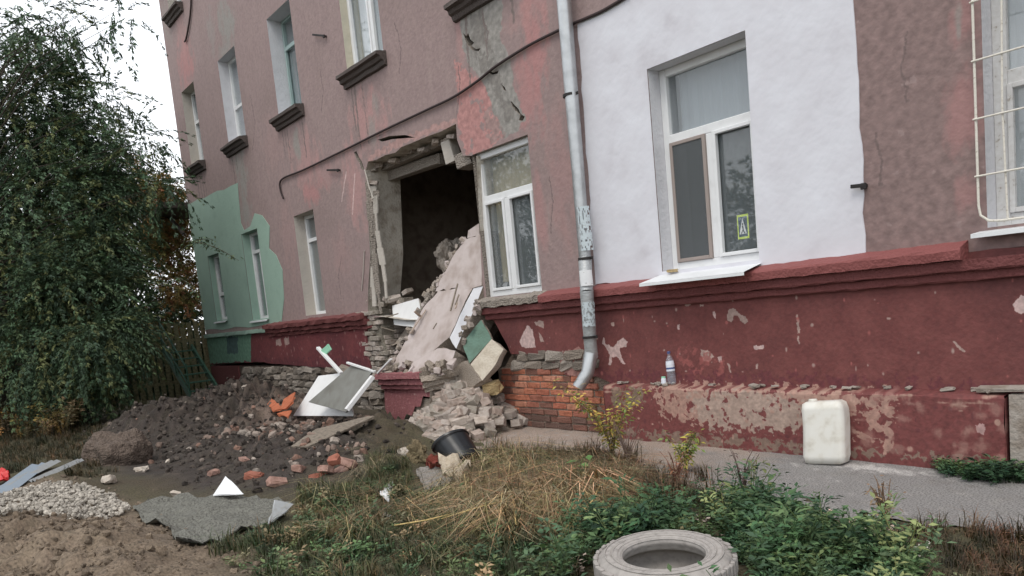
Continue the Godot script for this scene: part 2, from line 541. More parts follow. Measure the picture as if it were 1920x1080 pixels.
func house() -> Node3D:
	var h := thing("apartment_building", "mauve plastered apartment house with dark red plinth and a collapsed wall bay", "building")
	# openings, measured on the facade
	opening = {
		"F": corners([1208, 133, 1398, 57, 1425, 482, 1250, 512]),
		"E": corners([893, 292, 990, 247, 1015, 545, 905, 560]),
		"C": corners([552, 405, 588, 392, 610, 588, 572, 592]),
		"B": corners([455, 437, 486, 428, 501, 596, 472, 600]),
		"A": corners([390, 480, 411, 474, 426, 598, 406, 602]),
		"C2": corners([500, 28, 543, 5, 566, 198, 522, 222]),
		"B2": corners([408, 107, 440, 93, 462, 260, 428, 272]),
		"A2": corners([342, 170, 362, 155, 384, 303, 357, 315]),
	}
	var d2 := W2(652, 140); var d3 := W2(719, 97)
	opening["D2"] = Rect2(d2.x, 5.38, d3.x - d2.x, 1.82)
	opening["E2"] = Rect2(opening.E.position.x + 0.03, 5.38, 1.1, 1.82)
	opening["G"] = Rect2(W2(1848, 300).x, opening.F.position.y + 0.02, 1.15, opening.F.size.y)
	opening["A3"] = Rect2(opening.A2.position.x - 0.05, W2(330, 30).y + 0.12, opening.A2.size.x, 1.7)
	var gone := pxs([690, 590, 690, 545, 694, 480, 690, 400, 686, 318, 690, 303, 705, 300, 722, 291, 742, 286, 752, 276, 772, 268, 800, 256, 828, 246, 855, 232, 857, 262, 868, 292, 893, 292, 899, 420, 906, 575, 860, 600, 760, 600])
	opening["hole"] = gone
	var holes := [gone]
	for k in opening:
		if opening[k] is Rect2: holes.append(rect_poly(opening[k]))
	# cracks that run through the plaster beside the cement patch
	var cracks := [
		[868, 60, 874, 68, 878, 62, 882, 74, 889, 80, 884, 86, 893, 92, 902, 90, 897, 96, 886, 94, 876, 84, 872, 74],
		[916, 132, 924, 136, 935, 132, 933, 138, 922, 140, 914, 136],
		[940, 158, 946, 163, 950, 172, 944, 168],
		[957, 188, 964, 196, 972, 204, 976, 213, 984, 219, 979, 228, 973, 225, 975, 216, 966, 208, 960, 199],
		[708, 262, 730, 255, 760, 253, 778, 258, 760, 259, 735, 261, 716, 266],
		[664, 286, 668, 283, 673, 294, 679, 304, 683, 318, 678, 318, 674, 306, 668, 296]]
	for c in cracks: holes.append(pxs(c))
	var wall_rect := Rect2(-15.1, 1.55, 18.4, 8.3)
	var wall := PackedVector2Array([Vector2(-14.96, 1.58), Vector2(5.2, 1.58), Vector2(5.2, 10.6), Vector2(-14.96, 10.6)])
	# --- paint of the upper wall
	var cv := Canvas.new()
	cv.setup(wall_rect, 111.0, mid_noise, fine_noise)
	cv.base(Color8(149, 129, 127), Color8(154, 134, 131), Color8(144, 125, 122), 0.08)
	var pink := Color8(176, 138, 135); var rose := Color8(174, 128, 126); var cement := Color8(146, 142, 137)
	cv.blob(PackedVector2Array([Vector2(1.25, 1.5), Vector2(3.4, 1.5), Vector2(3.4, 4.5), Vector2(1.25, 4.5)]), Color8(134, 113, 110), 0.0, 0.8, 0.12)
	for p in [[690, 225, 46, 80, 0.9, 0], [570, 300, 36, 75, 0.7, 0], [600, 330, 60, 40, 0.5, 0], [664, 350, 26, 110, 0.8, 0], [640, 470, 20, 60, 0.25, 0], [1000, 70, 32, 150, 0.9, 1], [990, 180, 36, 110, 0.75, 1],
			[860, 60, 14, 70, 0.6, 0], [1800, 200, 50, 110, 0.6, 1], [1810, 40, 44, 70, 0.55, 1], [1820, 360, 40, 60, 0.5, 1], [348, 120, 20, 70, 0.9, 1], [340, 60, 12, 70, 0.5, 0], [585, 360, 30, 30, 0.8, 1], [1050, 330, 30, 160, 0.3, 1],
			[1012, 400, 14, 130, 0.5, 1], [985, 30, 60, 40, 0.4, 0], [515, 270, 30, 80, 0.2, 0], [540, 440, 20, 90, 0.25, 0]]:
		var c := W2(p[0], p[1]); var e := W2(p[0] + p[2], p[1]); var f := W2(p[0], p[1] + p[3])
		cv.patch(c, Vector2(absf(e.x - c.x), absf(f.y - c.y)), rose if p[5] == 1 else pink, p[4])
	for p in [[556, 270, 9, 45, 0.9], [706, 200, 9, 40, 0.7], [696, 250, 12, 40, 0.7], [424, 40, 22, 62, 0.95], [424, 90, 20, 30, 0.8], [446, 300, 15, 30, 0.9], [455, 340, 14, 50, 0.95], [462, 400, 14, 40, 0.95], [310, 30, 14, 80, 0.4], [395, 60, 12, 60, 0.5],
			[1795, 30, 10, 34, 0.7], [1796, 60, 7, 20, 0.7], [655, 30, 10, 40, 0.3]]:
		var c := W2(p[0], p[1]); var e := W2(p[0] + p[2], p[1]); var f := W2(p[0], p[1] + p[3])
		cv.patch(c, Vector2(absf(e.x - c.x), absf(f.y - c.y)), cement, p[4])
	# grey cement smeared down from the upper sill, pink paint beside it
	cv.blob(pxs([852, 110, 880, 140, 905, 160, 930, 200, 950, 250, 905, 285, 872, 290, 858, 230, 856, 170]), Color8(182, 132, 128), 0.03, 0.85, 0.22)
	cv.blob(pxs([862, 40, 900, 0, 940, 0, 938, 70, 955, 110, 962, 165, 985, 225, 968, 245, 945, 262, 925, 210, 908, 160, 885, 128, 868, 95]), cement, 0.02, 1.0, 0.0)
	cv.blob(pxs([880, 20, 905, 10, 915, 70, 930, 120, 945, 175, 968, 220, 950, 225, 925, 170, 900, 125, 884, 90]), Color8(128, 123, 118), 0.03, 0.8, 0.3)
	cv.blob(pxs([905, 205, 922, 200, 948, 255, 915, 268]), Color8(150, 132, 128), 0.03, 0.7, 0.35)
	cv.blob(pxs([690, 303, 760, 268, 855, 232, 856, 218, 800, 240, 740, 262, 695, 290]), Color8(180, 142, 136), 0.02, 0.7, 0.2)
	for k in 16:       # thin streaks of lime wash and old runs
		var x := rr(-14, 2.5); var y := rr(3, 9); var hgt := rr(0.2, 0.7)
		cv.patch(Vector2(x, y), Vector2(0.03, hgt), Color8(158, 140, 136), 0.35)
	for l in [[1605, 492, 1660, 488, 1700, 486, 1790, 468], [1640, 250, 1655, 300, 1650, 350], [1700, 60, 1690, 120, 1702, 190], [740, 40, 752, 90, 748, 140], [905, 30, 915, 60, 912, 90], [640, 480, 634, 520, 640, 560], [1030, 330, 1036, 380, 1032, 440], [470, 180, 478, 230, 474, 280], [600, 130, 606, 170, 602, 210], [856, 215, 862, 160, 858, 120]]: cv.line(pxs(l), 0.003, Color8(112, 97, 95), 0.6)
	for k in 26:       # rain runs below the sills
		var o: Rect2 = [opening.D2, opening.C2, opening.B2, opening.A2, opening.C, opening.E2][k % 6]
		var x := rr(o.position.x, o.end.x)
		cv.line(PackedVector2Array([Vector2(x, o.position.y - 0.22), Vector2(x + rr(-0.02, 0.02), o.position.y - rr(0.5, 1.2))]), rr(0.005, 0.016), Color8(120, 108, 104), 0.3)
	cv.blob(pxs([648, 320, 650, 320, 641, 378, 639, 378]), Color8(205, 180, 176), 0.004, 0.8, 0.2)
	cv.blob(pxs([664, 325, 666, 325, 661, 402, 659, 402]), Color8(205, 180, 176), 0.004, 0.8, 0.2)
	var wm := mat("wall_paint", Color.WHITE, 0.93, plaster_tex, 0.55, bump_tex, 0.3)
	wm.detail_enabled = true; wm.detail_albedo = cv.tex(); wm.detail_blend_mode = BaseMaterial3D.BLEND_MODE_MUL; wm.detail_uv_layer = BaseMaterial3D.DETAIL_UV_2
	var wb := face_mesh(wall, holes, 0.0)
	wb.map2(wall_rect)
	part("upper_wall", wb, wm, h)
	for c in cracks:
		var cr := MB.new()
		cr.walls(pxs(c), -0.2, 0.0, true)
		part("crack", cr, mats.old_plaster, h)
	var sec := MB.new()
	sec.walls(gone, -0.62, 0.0, true)
	part("broken_edge", sec, mats.jamb, h)
	# --- newer coats laid over the wall: white round one window, green at the far end
	var white := ragged(pxs([1084, 46, 1106, 32, 1170, -4, 1300, -90, 1598, -90, 1600, 0, 1608, 120, 1612, 240, 1620, 300, 1618, 400, 1624, 478, 1420, 500, 1230, 524, 1118, 533, 1110, 420, 1098, 240]), 0.12, 0.012, 4)
	var wp := face_mesh(white, [rect_poly(opening.F)], 0.012, 0.012)
	part("white_render", wp, mats.white_render, h)
	var green := ragged(pxs([347, 384, 396, 364, 446, 343, 448, 372, 452, 418, 458, 432, 470, 424, 478, 400, 492, 404, 506, 424, 505, 466, 518, 478, 530, 506, 533, 560, 528, 608, 480, 612, 430, 616, 372, 619]), 0.4, 0.03, 9)
	var clipped := Geometry2D.intersect_polygons(green, PackedVector2Array([Vector2(-14.955, 1.6), Vector2(-8, 1.6), Vector2(-8, 9), Vector2(-14.955, 9)]))
	part("green_coat", face_mesh(clipped[0], [rect_poly(opening.A), rect_poly(opening.B)], 0.008, 0.008), mats.green_paint, h)
	# --- the windows
	var pale: Material = mats.pale_reveal; var rough_reveal: Material = mats.old_plaster; var white_reveal: Material = mats.white_reveal; var green_reveal: Material = mats.green_paint
	var cream: Material = mats.curtain_cream; var lace: Material = mats.curtain_white
	var wf := window(h, opening.F, {"reveal": white_reveal, "recess": 0.2, "frame": 0.075, "transom": 0.655, "mullion": 0.49, "net": true, "sill": "metal", "reach": 0.3, "drop": 0.1, "curtain_or_sky_tone": [[0.09, 1.0, 0.66, 1.0, mats.sky_reflection_tone]]})  # pale sheet behind the upper pane, coloured to stand for reflected sky
	window(h, opening.E, {"reveal": rough_reveal, "recess": 0.1, "frame": 0.075, "transom": 0.68, "mullion": 0.47, "curtain_or_sky_tone": [[0.0, 1.0, 0.7, 1.0, cream], [0.06, 0.2, 0.1, 0.7, cream], [0.84, 0.97, 0.0, 0.7, lace]]})
	window(h, opening.C, {"reveal": pale, "recess": 0.24, "frame": 0.06, "transom": 0.75, "mullion": 0.55, "sash": false, "curtain_or_sky_tone": [[0.5, 1.0, 0.0, 0.75, cream]]})
	window(h, opening.B, {"reveal": green_reveal, "recess": 0.2, "frame": 0.06, "transom": 0.78, "mullion": 0.5, "sash": false, "sill": "metal", "reach": 0.06})
	window(h, opening.A, {"reveal": green_reveal, "recess": 0.16, "frame": 0.07, "transom": 0.4, "mullion": 0.0, "sash": false, "sill": "metal", "reach": 0.06})
	window(h, opening.C2, {"reveal": white_reveal, "recess": 0.3, "frame": 0.05, "transom": 0.72, "mullion": 0.7, "mat": mats.teal_frame, "sill": "stone", "curtain_or_sky_tone": [[0.0, 1.0, 0.0, 0.6, mats.curtain_teal]]})
	window(h, opening.B2, {"reveal": white_reveal, "recess": 0.24, "frame": 0.06, "transom": 0.45, "mullion": 0.0, "sash": false, "sill": "stone", "curtain_or_sky_tone": [[0.0, 0.5, 0.0, 1.0, lace]]})
	window(h, opening.A2, {"reveal": pale, "recess": 0.24, "frame": 0.06, "transom": 0.6, "mullion": 0.0, "sash": false, "sill": "stone", "curtain_or_sky_tone": [[0.0, 1.0, 0.0, 0.5, lace]]})
	window(h, opening.A3, {"reveal": pale, "recess": 0.24, "frame": 0.06, "transom": 0.6, "mullion": 0.0, "sash": false, "sill": "stone", "curtain_or_sky_tone": [[0.0, 1.0, 0.0, 0.7, lace]]})
	window(h, opening.D2, {"reveal": mats.cream_reveal, "recess": 0.16, "frame": 0.07, "transom": 0.7, "mullion": 0.6, "sill": "stone", "curtain_or_sky_tone": [[0.0, 1.0, 0.0, 1.0, lace]]})
	window(h, opening.E2, {"reveal": pale, "recess": 0.2, "frame": 0.06, "transom": 0.7, "mullion": 0.5, "sill": "stone", "curtain_or_sky_tone": [[0.0, 1.0, 0.0, 1.0, lace]]})
	var wg := window(h, opening.G, {"reveal": white_reveal, "recess": 0.22, "frame": 0.09, "transom": 0.52, "mullion": 0.5, "mat": mats.worn_white, "sill": "metal", "reach": 0.12, "curtain_or_sky_tone": [[0.0, 0.3, 0.0, 1.0, lace]]})
	grille(wg, opening.G)
	sticker(wf, opening.F)
	plinths(h)
	belts(h)
	inside(h)
	return h

func grille(w: Node, r: Rect2) -> void:
	var z := 0.07
	var path := PackedVector3Array([Vector3(r.position.x - 0.03, r.end.y - 0.1, z), Vector3(r.position.x - 0.03, r.position.y + 0.16, z), Vector3(r.position.x - 0.02, r.position.y + 0.09, z), Vector3(r.position.x + 0.03, r.position.y + 0.045, z), Vector3(r.position.x + 0.1, r.position.y + 0.035, z), Vector3(r.end.x, r.position.y + 0.03, z)])
	var b := MB.new()
	b.tube(path, PackedFloat32Array([0.009]), 8)
	part("grille_rim", b, mats.grille_paint, w)
	for i in 5:
		var y := r.position.y + 0.36 + i * 0.39
		var q := MB.new()
		q.tube(PackedVector3Array([Vector3(r.position.x - 0.045, y, z + 0.012), Vector3(r.end.x, y + 0.01, z + 0.012)]), PackedFloat32Array([0.007]), 8)
		part("grille_bar", q, mats.grille_paint, w)
	for i in 4:
		var x := r.position.x + 0.13 + i * 0.2
		var q := MB.new()
		q.tube(PackedVector3Array([Vector3(x + 0.02, r.end.y - 0.05, z), Vector3(x, r.position.y + 0.8, z), Vector3(x + 0.015, r.position.y + 0.035, z)]), PackedFloat32Array([0.007]), 8)
		part("grille_bar", q, mats.grille_paint, w)

func sticker(w: Node, r: Rect2) -> void:      # a child's printed crossing sign stuck inside the pane
	var a := W2(1381, 404, -0.225); var b := W2(1405, 446, -0.225)
	var c := (a + b) / 2; var s := Vector2(b.x - a.x, a.y - b.y)
	var z := -0.228
	var l := MB.new()
	l.box(at(Vector3(c.x, c.y, z)), Vector3(s.x, s.y, 0.002))
	var n := part("sticker", l, mats.lime, w)
	var l2 := MB.new()
	l2.box(at(Vector3(c.x, c.y, z + 0.0025)), Vector3(s.x * 0.78, s.y * 0.82, 0.002))
	part("sticker_field", l2, mats.sign_blue, w)
	var l3 := MB.new()
	l3.prism(PackedVector2Array([Vector2(c.x - s.x * 0.32, c.y - s.y * 0.3), Vector2(c.x + s.x * 0.32, c.y - s.y * 0.3), Vector2(c.x, c.y + s.y * 0.34)]), z + 0.004, z + 0.006)
	part("sticker_triangle", l3, mats.upvc, w)
	var l4 := MB.new()
	l4.box(at(Vector3(c.x, c.y + s.y * 0.1, z + 0.007)), Vector3(s.x * 0.08, s.y * 0.1, 0.001))
	l4.box(at(Vector3(c.x + s.x * 0.02, c.y - s.y * 0.06, z + 0.007), 0, 0, 0.2), Vector3(s.x * 0.1, s.y * 0.2, 0.001))
	l4.box(at(Vector3(c.x - s.x * 0.06, c.y - s.y * 0.2, z + 0.007), 0, 0, -0.5), Vector3(s.x * 0.07, s.y * 0.2, 0.001))
	l4.box(at(Vector3(c.x + s.x * 0.08, c.y - s.y * 0.2, z + 0.007), 0, 0, 0.5), Vector3(s.x * 0.07, s.y * 0.2, 0.001))
	part("sticker_walker", l4, mats.black, w)

func plinths(h: Node) -> void:
	var red := Color8(108, 59, 57); var red2 := Color8(119, 68, 65); var red3 := Color8(98, 54, 53)
	var bare := Color8(168, 146, 138); var tan := Color8(172, 140, 126)
	# right of the collapse
	var r := Rect2(-3.75, 0.0, 6.9, 1.66)
	var cv := Canvas.new()
	cv.setup(r, 200.0, mid_noise, fine_noise)
	cv.base(red, red2, red3, 0.14, 1, 1)
	var z := 0.03
	for q in [
			[1128, 634, 1131, 632, 1134, 644, 1148, 650, 1156, 640, 1166, 632, 1176, 640, 1173, 650, 1160, 652, 1163, 668, 1172, 682, 1166, 682, 1154, 668, 1146, 670, 1145, 684, 1140, 684, 1142, 664, 1134, 650, 1128, 644],
			[1361, 590, 1366, 578, 1376, 577, 1381, 584, 1388, 590, 1398, 592, 1401, 602, 1394, 608, 1386, 602, 1382, 592, 1374, 592, 1370, 604, 1363, 600],
			[1312, 655, 1324, 655, 1338, 668, 1330, 676, 1318, 676, 1313, 668], [1334, 584, 1340, 583, 1341, 598, 1336, 594], [1412, 648, 1430, 646, 1432, 652, 1414, 655],
			[1491, 590, 1495, 590, 1498, 625, 1494, 625], [1494, 628, 1497, 628, 1498, 644, 1495, 644], [1783, 638, 1788, 638, 1808, 658, 1805, 662], [1268, 608, 1273, 608, 1273, 617, 1269, 617], [1896, 570, 1912, 553, 1930, 560, 1930, 582, 1910, 590],
			[1144, 604, 1150, 603, 1151, 611, 1146, 611], [1415, 682, 1420, 682, 1420, 690, 1416, 690], [1280, 568, 1292, 566, 1294, 572, 1282, 574], [1310, 570, 1318, 570, 1318, 574, 1311, 574], [1345, 668, 1352, 668, 1352, 678, 1346, 678], [1362, 680, 1366, 682, 1370, 700, 1366, 698],
			[972, 640, 982, 618, 988, 609, 997, 618, 1000, 634, 1003, 650, 990, 652, 978, 651], [1000, 604, 1010, 600, 1018, 602, 1018, 616, 1012, 612, 1004, 610], [1008, 622, 1014, 628, 1018, 640, 1012, 640]]:
		cv.blob(pxs(q, z), bare if rng.randf() < 0.7 else Color8(196, 172, 168), 0.006, 0.95, 0.0)
	cv.blob(pxs([1262, 660, 1300, 645, 1340, 668, 1372, 690, 1368, 705, 1290, 708], z), Color8(154, 88, 84), 0.03, 0.7, 0.52)
	cv.blob(pxs([1120, 690, 1240, 696, 1500, 702, 1760, 712, 1930, 720, 1930, 735, 1120, 712], z), Color8(102, 51, 57), 0.04, 0.7, 0.4)
	cv.blob(pxs([1040, 700, 1050, 668, 1070, 656, 1086, 650, 1096, 660, 1100, 706], z), Color8(158, 118, 110), 0.02, 0.95, 0.05)
	for k in 90:      # small knocks and flecks
		cv.patch(Vector2(rr(-3.2, 3.0), rr(0.6, 1.45)), Vector2(rr(0.006, 0.022), rr(0.008, 0.03)), bare if rng.randf() < 0.5 else Color8(158, 92, 88), 0.9)
	# the lower step: paint peeled off most of its length, runs of red left standing
	cv.blob(PackedVector2Array([Vector2(-1.7, 0.0), Vector2(3.2, 0.0), Vector2(3.2, 0.59), Vector2(-1.7, 0.59)]), Color8(114, 62, 60), 0.0, 1.0, 0.0)
	var pz := 0.16
	cv.blob(pxs([1215, 722, 1300, 724, 1500, 730, 1640, 742, 1660, 752, 1600, 772, 1500, 800, 1380, 800, 1300, 792, 1240, 775], pz), tan, 0.05, 0.9, 0.28)
	cv.blob(pxs([1290, 735, 1420, 735, 1510, 750, 1500, 805, 1330, 800, 1300, 780], pz), Color8(164, 144, 132), 0.05, 0.9, 0.24)
	cv.blob(pxs([1600, 745, 1680, 742, 1680, 780, 1640, 830, 1600, 820], pz), tan, 0.04, 0.85, 0.46)
	cv.blob(pxs([1660, 790, 1668, 790, 1672, 840, 1650, 850], pz), tan, 0.015, 0.9, 0.15)
	cv.blob(pxs([1120, 800, 1400, 818, 1700, 850, 1920, 858, 1920, 868, 1100, 832], pz), Color8(134, 118, 104), 0.03, 0.85, 0.4)
	cv.blob(pxs([1824, 796, 1836, 792, 1848, 798, 1844, 812, 1830, 810], pz), Color8(178, 146, 142), 0.01, 0.95, 0.0)
	cv.blob(pxs([1135, 722, 1200, 725, 1210, 760, 1150, 765], pz), Color8(128, 116, 98), 0.03, 0.8, 0.35)
	for k in 130:
		cv.patch(Vector2(rr(-1.5, 3.1), rr(0.03, 0.56)), Vector2(rr(0.006, 0.03), rr(0.008, 0.035)), tan if rng.randf() < 0.7 else Color8(98, 52, 54), 0.9)
	for k in 70: cv.patch(Vector2(rr(1.2, 3.1), rr(0.05, 0.56)), Vector2(rr(0.02, 0.09), rr(0.02, 0.07)), Color8(158, 122, 112), 0.6)
	for k in 60: cv.patch(Vector2(rr(-1.5, 3.1), rr(0.5, 0.59)), Vector2(rr(0.03, 0.12), rr(0.01, 0.03)), tan, 0.8)
	var pm := mat("plinth_paint", Color.WHITE, 0.8, plaster_tex, 0.7, bump_tex, 0.3)
	pm.detail_enabled = true; pm.detail_albedo = cv.tex(); pm.detail_blend_mode = BaseMaterial3D.BLEND_MODE_MUL; pm.detail_uv_layer = BaseMaterial3D.DETAIL_UV_2
	var low := pxs([906, 574, 930, 608, 950, 645, 958, 664, 985, 664, 1015, 668, 1035, 680, 1046, 694, 1062, 704, 1090, 706, 1120, 706], 0.02)
	low.append(Vector2(-1.35, 0.56)); low.append(Vector2(5.2, 0.56)); low.append(Vector2(5.2, 1.6)); low.append(Vector2(low[0].x, 1.6))
	var b := face_mesh(ragged(low, 0.15, 0.006, 3), [], 0.02)
	b.walls(low, -0.5, 0.02)
	b.map2(r)
	part("plinth", b, pm, h)
	var step := PackedVector2Array([Vector2(-0.1, 0.6), Vector2(0.135, 0.575), Vector2(0.15, 0.55), Vector2(0.15, -0.3)])
	var s := MB.new()
	var lx := W2(1132, 730, 0.15).x
	var rx := W2(1885, 800, 0.15).x
	var xx := lx
	while xx < rx - 0.01:        # the step's front is uneven: many short lengths
		var e := minf(xx + 0.1, rx)
		for i in step.size() - 1:
			var rows := 1 if i < 2 else 5
			for k in rows:
				var p := step[i].lerp(step[i + 1], float(k) / rows); var q := step[i].lerp(step[i + 1], float(k + 1) / rows)
				s.quad(Vector3(xx, q.y, q.x), Vector3(e, q.y, q.x), Vector3(e, p.y, p.x), Vector3(xx, p.y, p.x))
		xx = e
	s.quad(Vector3(lx, -0.3, 0.15), Vector3(lx, 0.55, 0.15), Vector3(lx, 0.6, -0.1), Vector3(lx, -0.3, -0.1))
	s.quad(Vector3(rx, -0.3, 0.15), Vector3(rx, -0.3, -0.1), Vector3(rx, 0.6, -0.1), Vector3(rx, 0.55, 0.15))
	s.roughen(0.008, 3)
	s.map2(r)
	part("plinth_step", s, pm, h)
	var sr := MB.new()
	sr.box(at(Vector3((rx + 5.2) / 2 + 0.02, 0.15, 0.02)), Vector3(5.2 - rx, 0.86, 0.22))
	part("plinth_step", sr, mats.cement, h)
	# broken cement flakes lying along the step
	for k in 26:
		var f := MB.new()
		f.box(at(Vector3(rr(-1.4, 2.4), 0.603, rr(0.03, 0.12)), rr(-0.15, 0.15), rr(0, 6), rr(-0.15, 0.15)), Vector3(rr(0.03, 0.1), rr(0.01, 0.022), rr(0.02, 0.06)), 0.003)
		f.roughen(0.006, k)
		part("cement_flake", f, mats.cement, h)
	var fl := MB.new()
	fl.box(at(W(1878, 729, 0.08), 0.02, 0.03, 0.02), Vector3(0.3, 0.03, 0.1), 0.006); fl.roughen(0.008, 4)
	part("cement_flake", fl, mats.cement, h)
	# left of the collapse: red, then green towards the far corner, rough stone underneath
	var l := Rect2(-15.0, 0.0, 8.5, 1.7)
	var cl := Canvas.new()
	cl.setup(l, 90.0, mid_noise, fine_noise)
	cl.base(Color8(102, 48, 52), Color8(112, 56, 58), Color8(92, 44, 48), 0.16, 1, 1)
	cl.blob(pxs([376, 600, 470, 600, 470, 676, 376, 684], 0.02), Color8(104, 146, 124), 0.03, 0.95, 0.0)
	cl.blob(pxs([424, 632, 446, 630, 446, 662, 426, 664], 0.02), Color8(70, 92, 92), 0.02, 0.9, 0.0)
	for q in [[516, 636, 526, 634, 528, 646, 518, 648], [532, 632, 540, 630, 543, 646, 534, 646], [672, 640, 680, 638, 680, 648, 674, 648], [380, 612, 700, 604, 700, 610, 380, 618]]: cl.blob(pxs(q, 0.02), Color8(168, 146, 140), 0.015, 0.9, 0.2)
	cl.blob(pxs([478, 670, 690, 668, 690, 690, 478, 690], 0.02), Color8(92, 44, 50), 0.03, 0.8, 0.35)
	for k in 60: cl.patch(Vector2(rr(-12, -6.7), rr(0.75, 1.5)), Vector2(rr(0.01, 0.04), rr(0.015, 0.06)), Color8(150, 118, 112), 0.8)
	var lm := mat("plinth_paint_far", Color.WHITE, 0.85, plaster_tex, 0.7, bump_tex, 0.3)
	lm.detail_enabled = true; lm.detail_albedo = cl.tex(); lm.detail_blend_mode = BaseMaterial3D.BLEND_MODE_MUL; lm.detail_uv_layer = BaseMaterial3D.DETAIL_UV_2
	var lo := pxs([376, 684, 428, 680, 470, 680, 480, 678, 560, 686, 640, 690, 696, 694], 0.02)
	var e0 := lo[0]; lo[0] = Vector2(-14.9, e0.y)
	lo.append(Vector2(lo[lo.size() - 1].x - 0.03, 1.0)); lo.append(Vector2(W2(690, 610).x, 1.6)); lo.append(Vector2(-14.9, 1.6))
	var bl := face_mesh(ragged(lo, 0.2, 0.012, 8), [], 0.02)
	bl.walls(lo, -0.5, 0.02)
	bl.map2(l)
	part("plinth", bl, lm, h)
	var fp := MB.new()
	fp.box(at(Vector3(-13.95, 0.3, -0.2)), Vector3(1.9, 1.02, 0.44))
	part("plinth_step", fp, mats.belt_dark, h)
	# rubble stone footing under it
	var foot := node("stone_footing", h)
	var core := MB.new()
	core.box(at(Vector3(-10.7, 0.2, -0.3)), Vector3(8.3, 1.2, 0.56))
	part("mortar", core, mats.mortar, foot)
	var kinds := []
	for k in 6:
		var m := MB.new()
		m.box(at(Vector3.ZERO), Vector3(0.3, 0.14, 0.14), 0.03); m.roughen(0.025, k + 20)
		kinds.append(m.mesh())
	for row in 6:
		var x := -12.6
		while x < -6.65:
			var wd := rr(0.2, 0.42)
			if not (x > -8.9 and x < -8.65):
				part("stone", kinds[rng.randi() % 6], mats["stone_%d" % (rng.randi() % 3)], foot, Transform3D(Basis.from_euler(Vector3(rr(-0.1, 0.1), rr(-0.1, 0.1), rr(-0.1, 0.1))).scaled(Vector3(wd / 0.32, rr(0.8, 1.05), 1)), Vector3(x + wd / 2, 0.06 + row * 0.13 + rr(-0.015, 0.015), rr(-0.04, 0.02))))
			x += wd
	# bare brickwork where the step has fallen away
	var bw := node("bare_brickwork", h)
	var mo := MB.new()
	var x0 := -3.75; var x1 := -1.42
	mo.prism(PackedVector2Array([Vector2(x0 + 0.3, -0.3), Vector2(x1, -0.3), Vector2(x1, 0.9), Vector2(-2.2, 1.05), Vector2(-2.9, 1.1), Vector2(-3.15, 1.0), Vector2(x0 + 0.15, 0.55)]), -0.5, -0.09)
	for i in 24:       # mortar bulging with the bricks, a little behind their faces
		var xa := lerpf(x0 + 0.3, x1, i / 24.0); var xb := lerpf(x0 + 0.3, x1, (i + 1) / 24.0)
		var za := 0.05 * sin(clampf((xa - x0) / (x1 - x0), 0, 1) * PI) - 0.036; var zb := 0.05 * sin(clampf((xb - x0) / (x1 - x0), 0, 1) * PI) - 0.036
		mo.quad(Vector3(xa, -0.2, za), Vector3(xb, -0.2, zb), Vector3(xb, 0.74, zb), Vector3(xa, 0.74, za))
		mo.quad(Vector3(xa, 0.74, za), Vector3(xb, 0.74, zb), Vector3(xb, 0.75, -0.1), Vector3(xa, 0.75, -0.1))
	part("mortar", mo, mats.joint, bw)
	var bricks := []
	for k in 5:
		var m := MB.new()
		m.box(at(Vector3.ZERO), Vector3(0.224, 0.07, 0.11), 0.008); m.roughen(0.005, k + 40)
		bricks.append(m.mesh())
	for row in 9:
		var x: float = x0 + (0.12 if row % 2 else 0.0) + [0.2, 0.2, 0.22, 0.25, 0.2, 0.22, 0.18, 0.24, 0.4][row]
		while x < x1 - 0.1:
			var y := 0.045 + row * 0.083
			var bulge := 0.05 * sin(clampf((x + 0.12 - x0) / (x1 - x0), 0, 1) * PI) - 0.072
			var half := row % 3 == 1 and rng.randf() < 0.35
			var wd := 0.5 if half else 1.0
			if not (row == 8 and x > -2.15) and not (row == 7 and x > -1.75) and not (row == 6 and x > -1.65):
				part("brick", bricks[rng.randi() % 5], mats["brick_%d" % (rng.randi() % 5 if y > 0.16 else 4 + rng.randi() % 2)], bw, Transform3D(Basis.from_euler(Vector3(rr(-0.02, 0.02), rr(-0.03, 0.03), rr(-0.02, 0.02))).scaled(Vector3(wd, 1, 1)), Vector3(x + 0.12 * wd, y, bulge + rr(-0.012, 0.008))))
			x += 0.24 * wd
	for row in 2:      # pale stone courses above the bricks
		var x := -3.12 + row * 0.1
		while x < -1.6 - row * 0.5:
			var wd := rr(0.22, 0.4)
			part("stone", kinds[rng.randi() % 6], mats["stone_%d" % (rng.randi() % 3)], bw, Transform3D(Basis.from_euler(Vector3(rr(-0.05, 0.05), rr(-0.08, 0.08), rr(-0.04, 0.04))).scaled(Vector3(wd / 0.3, 0.85, 1)), Vector3(x + wd / 2, 0.79 + row * 0.115, -0.02 + rr(-0.02, 0.015))))
			x += wd
	# the torn wall end left of the hole, course over course
	var te := node("torn_masonry", h)
	var tm := MB.new()
	tm.prism(ragged(PackedVector2Array([Vector2(-7.2, -0.2), Vector2(-6.2, -0.2), Vector2(-6.3, 0.8), Vector2(-6.42, 1.5), Vector2(-6.55, 1.9), Vector2(-7.2, 1.7)]), 0.1, 0.03, 12), -0.6, -0.04)
	part("mortar", tm, mats.old_mortar, te)
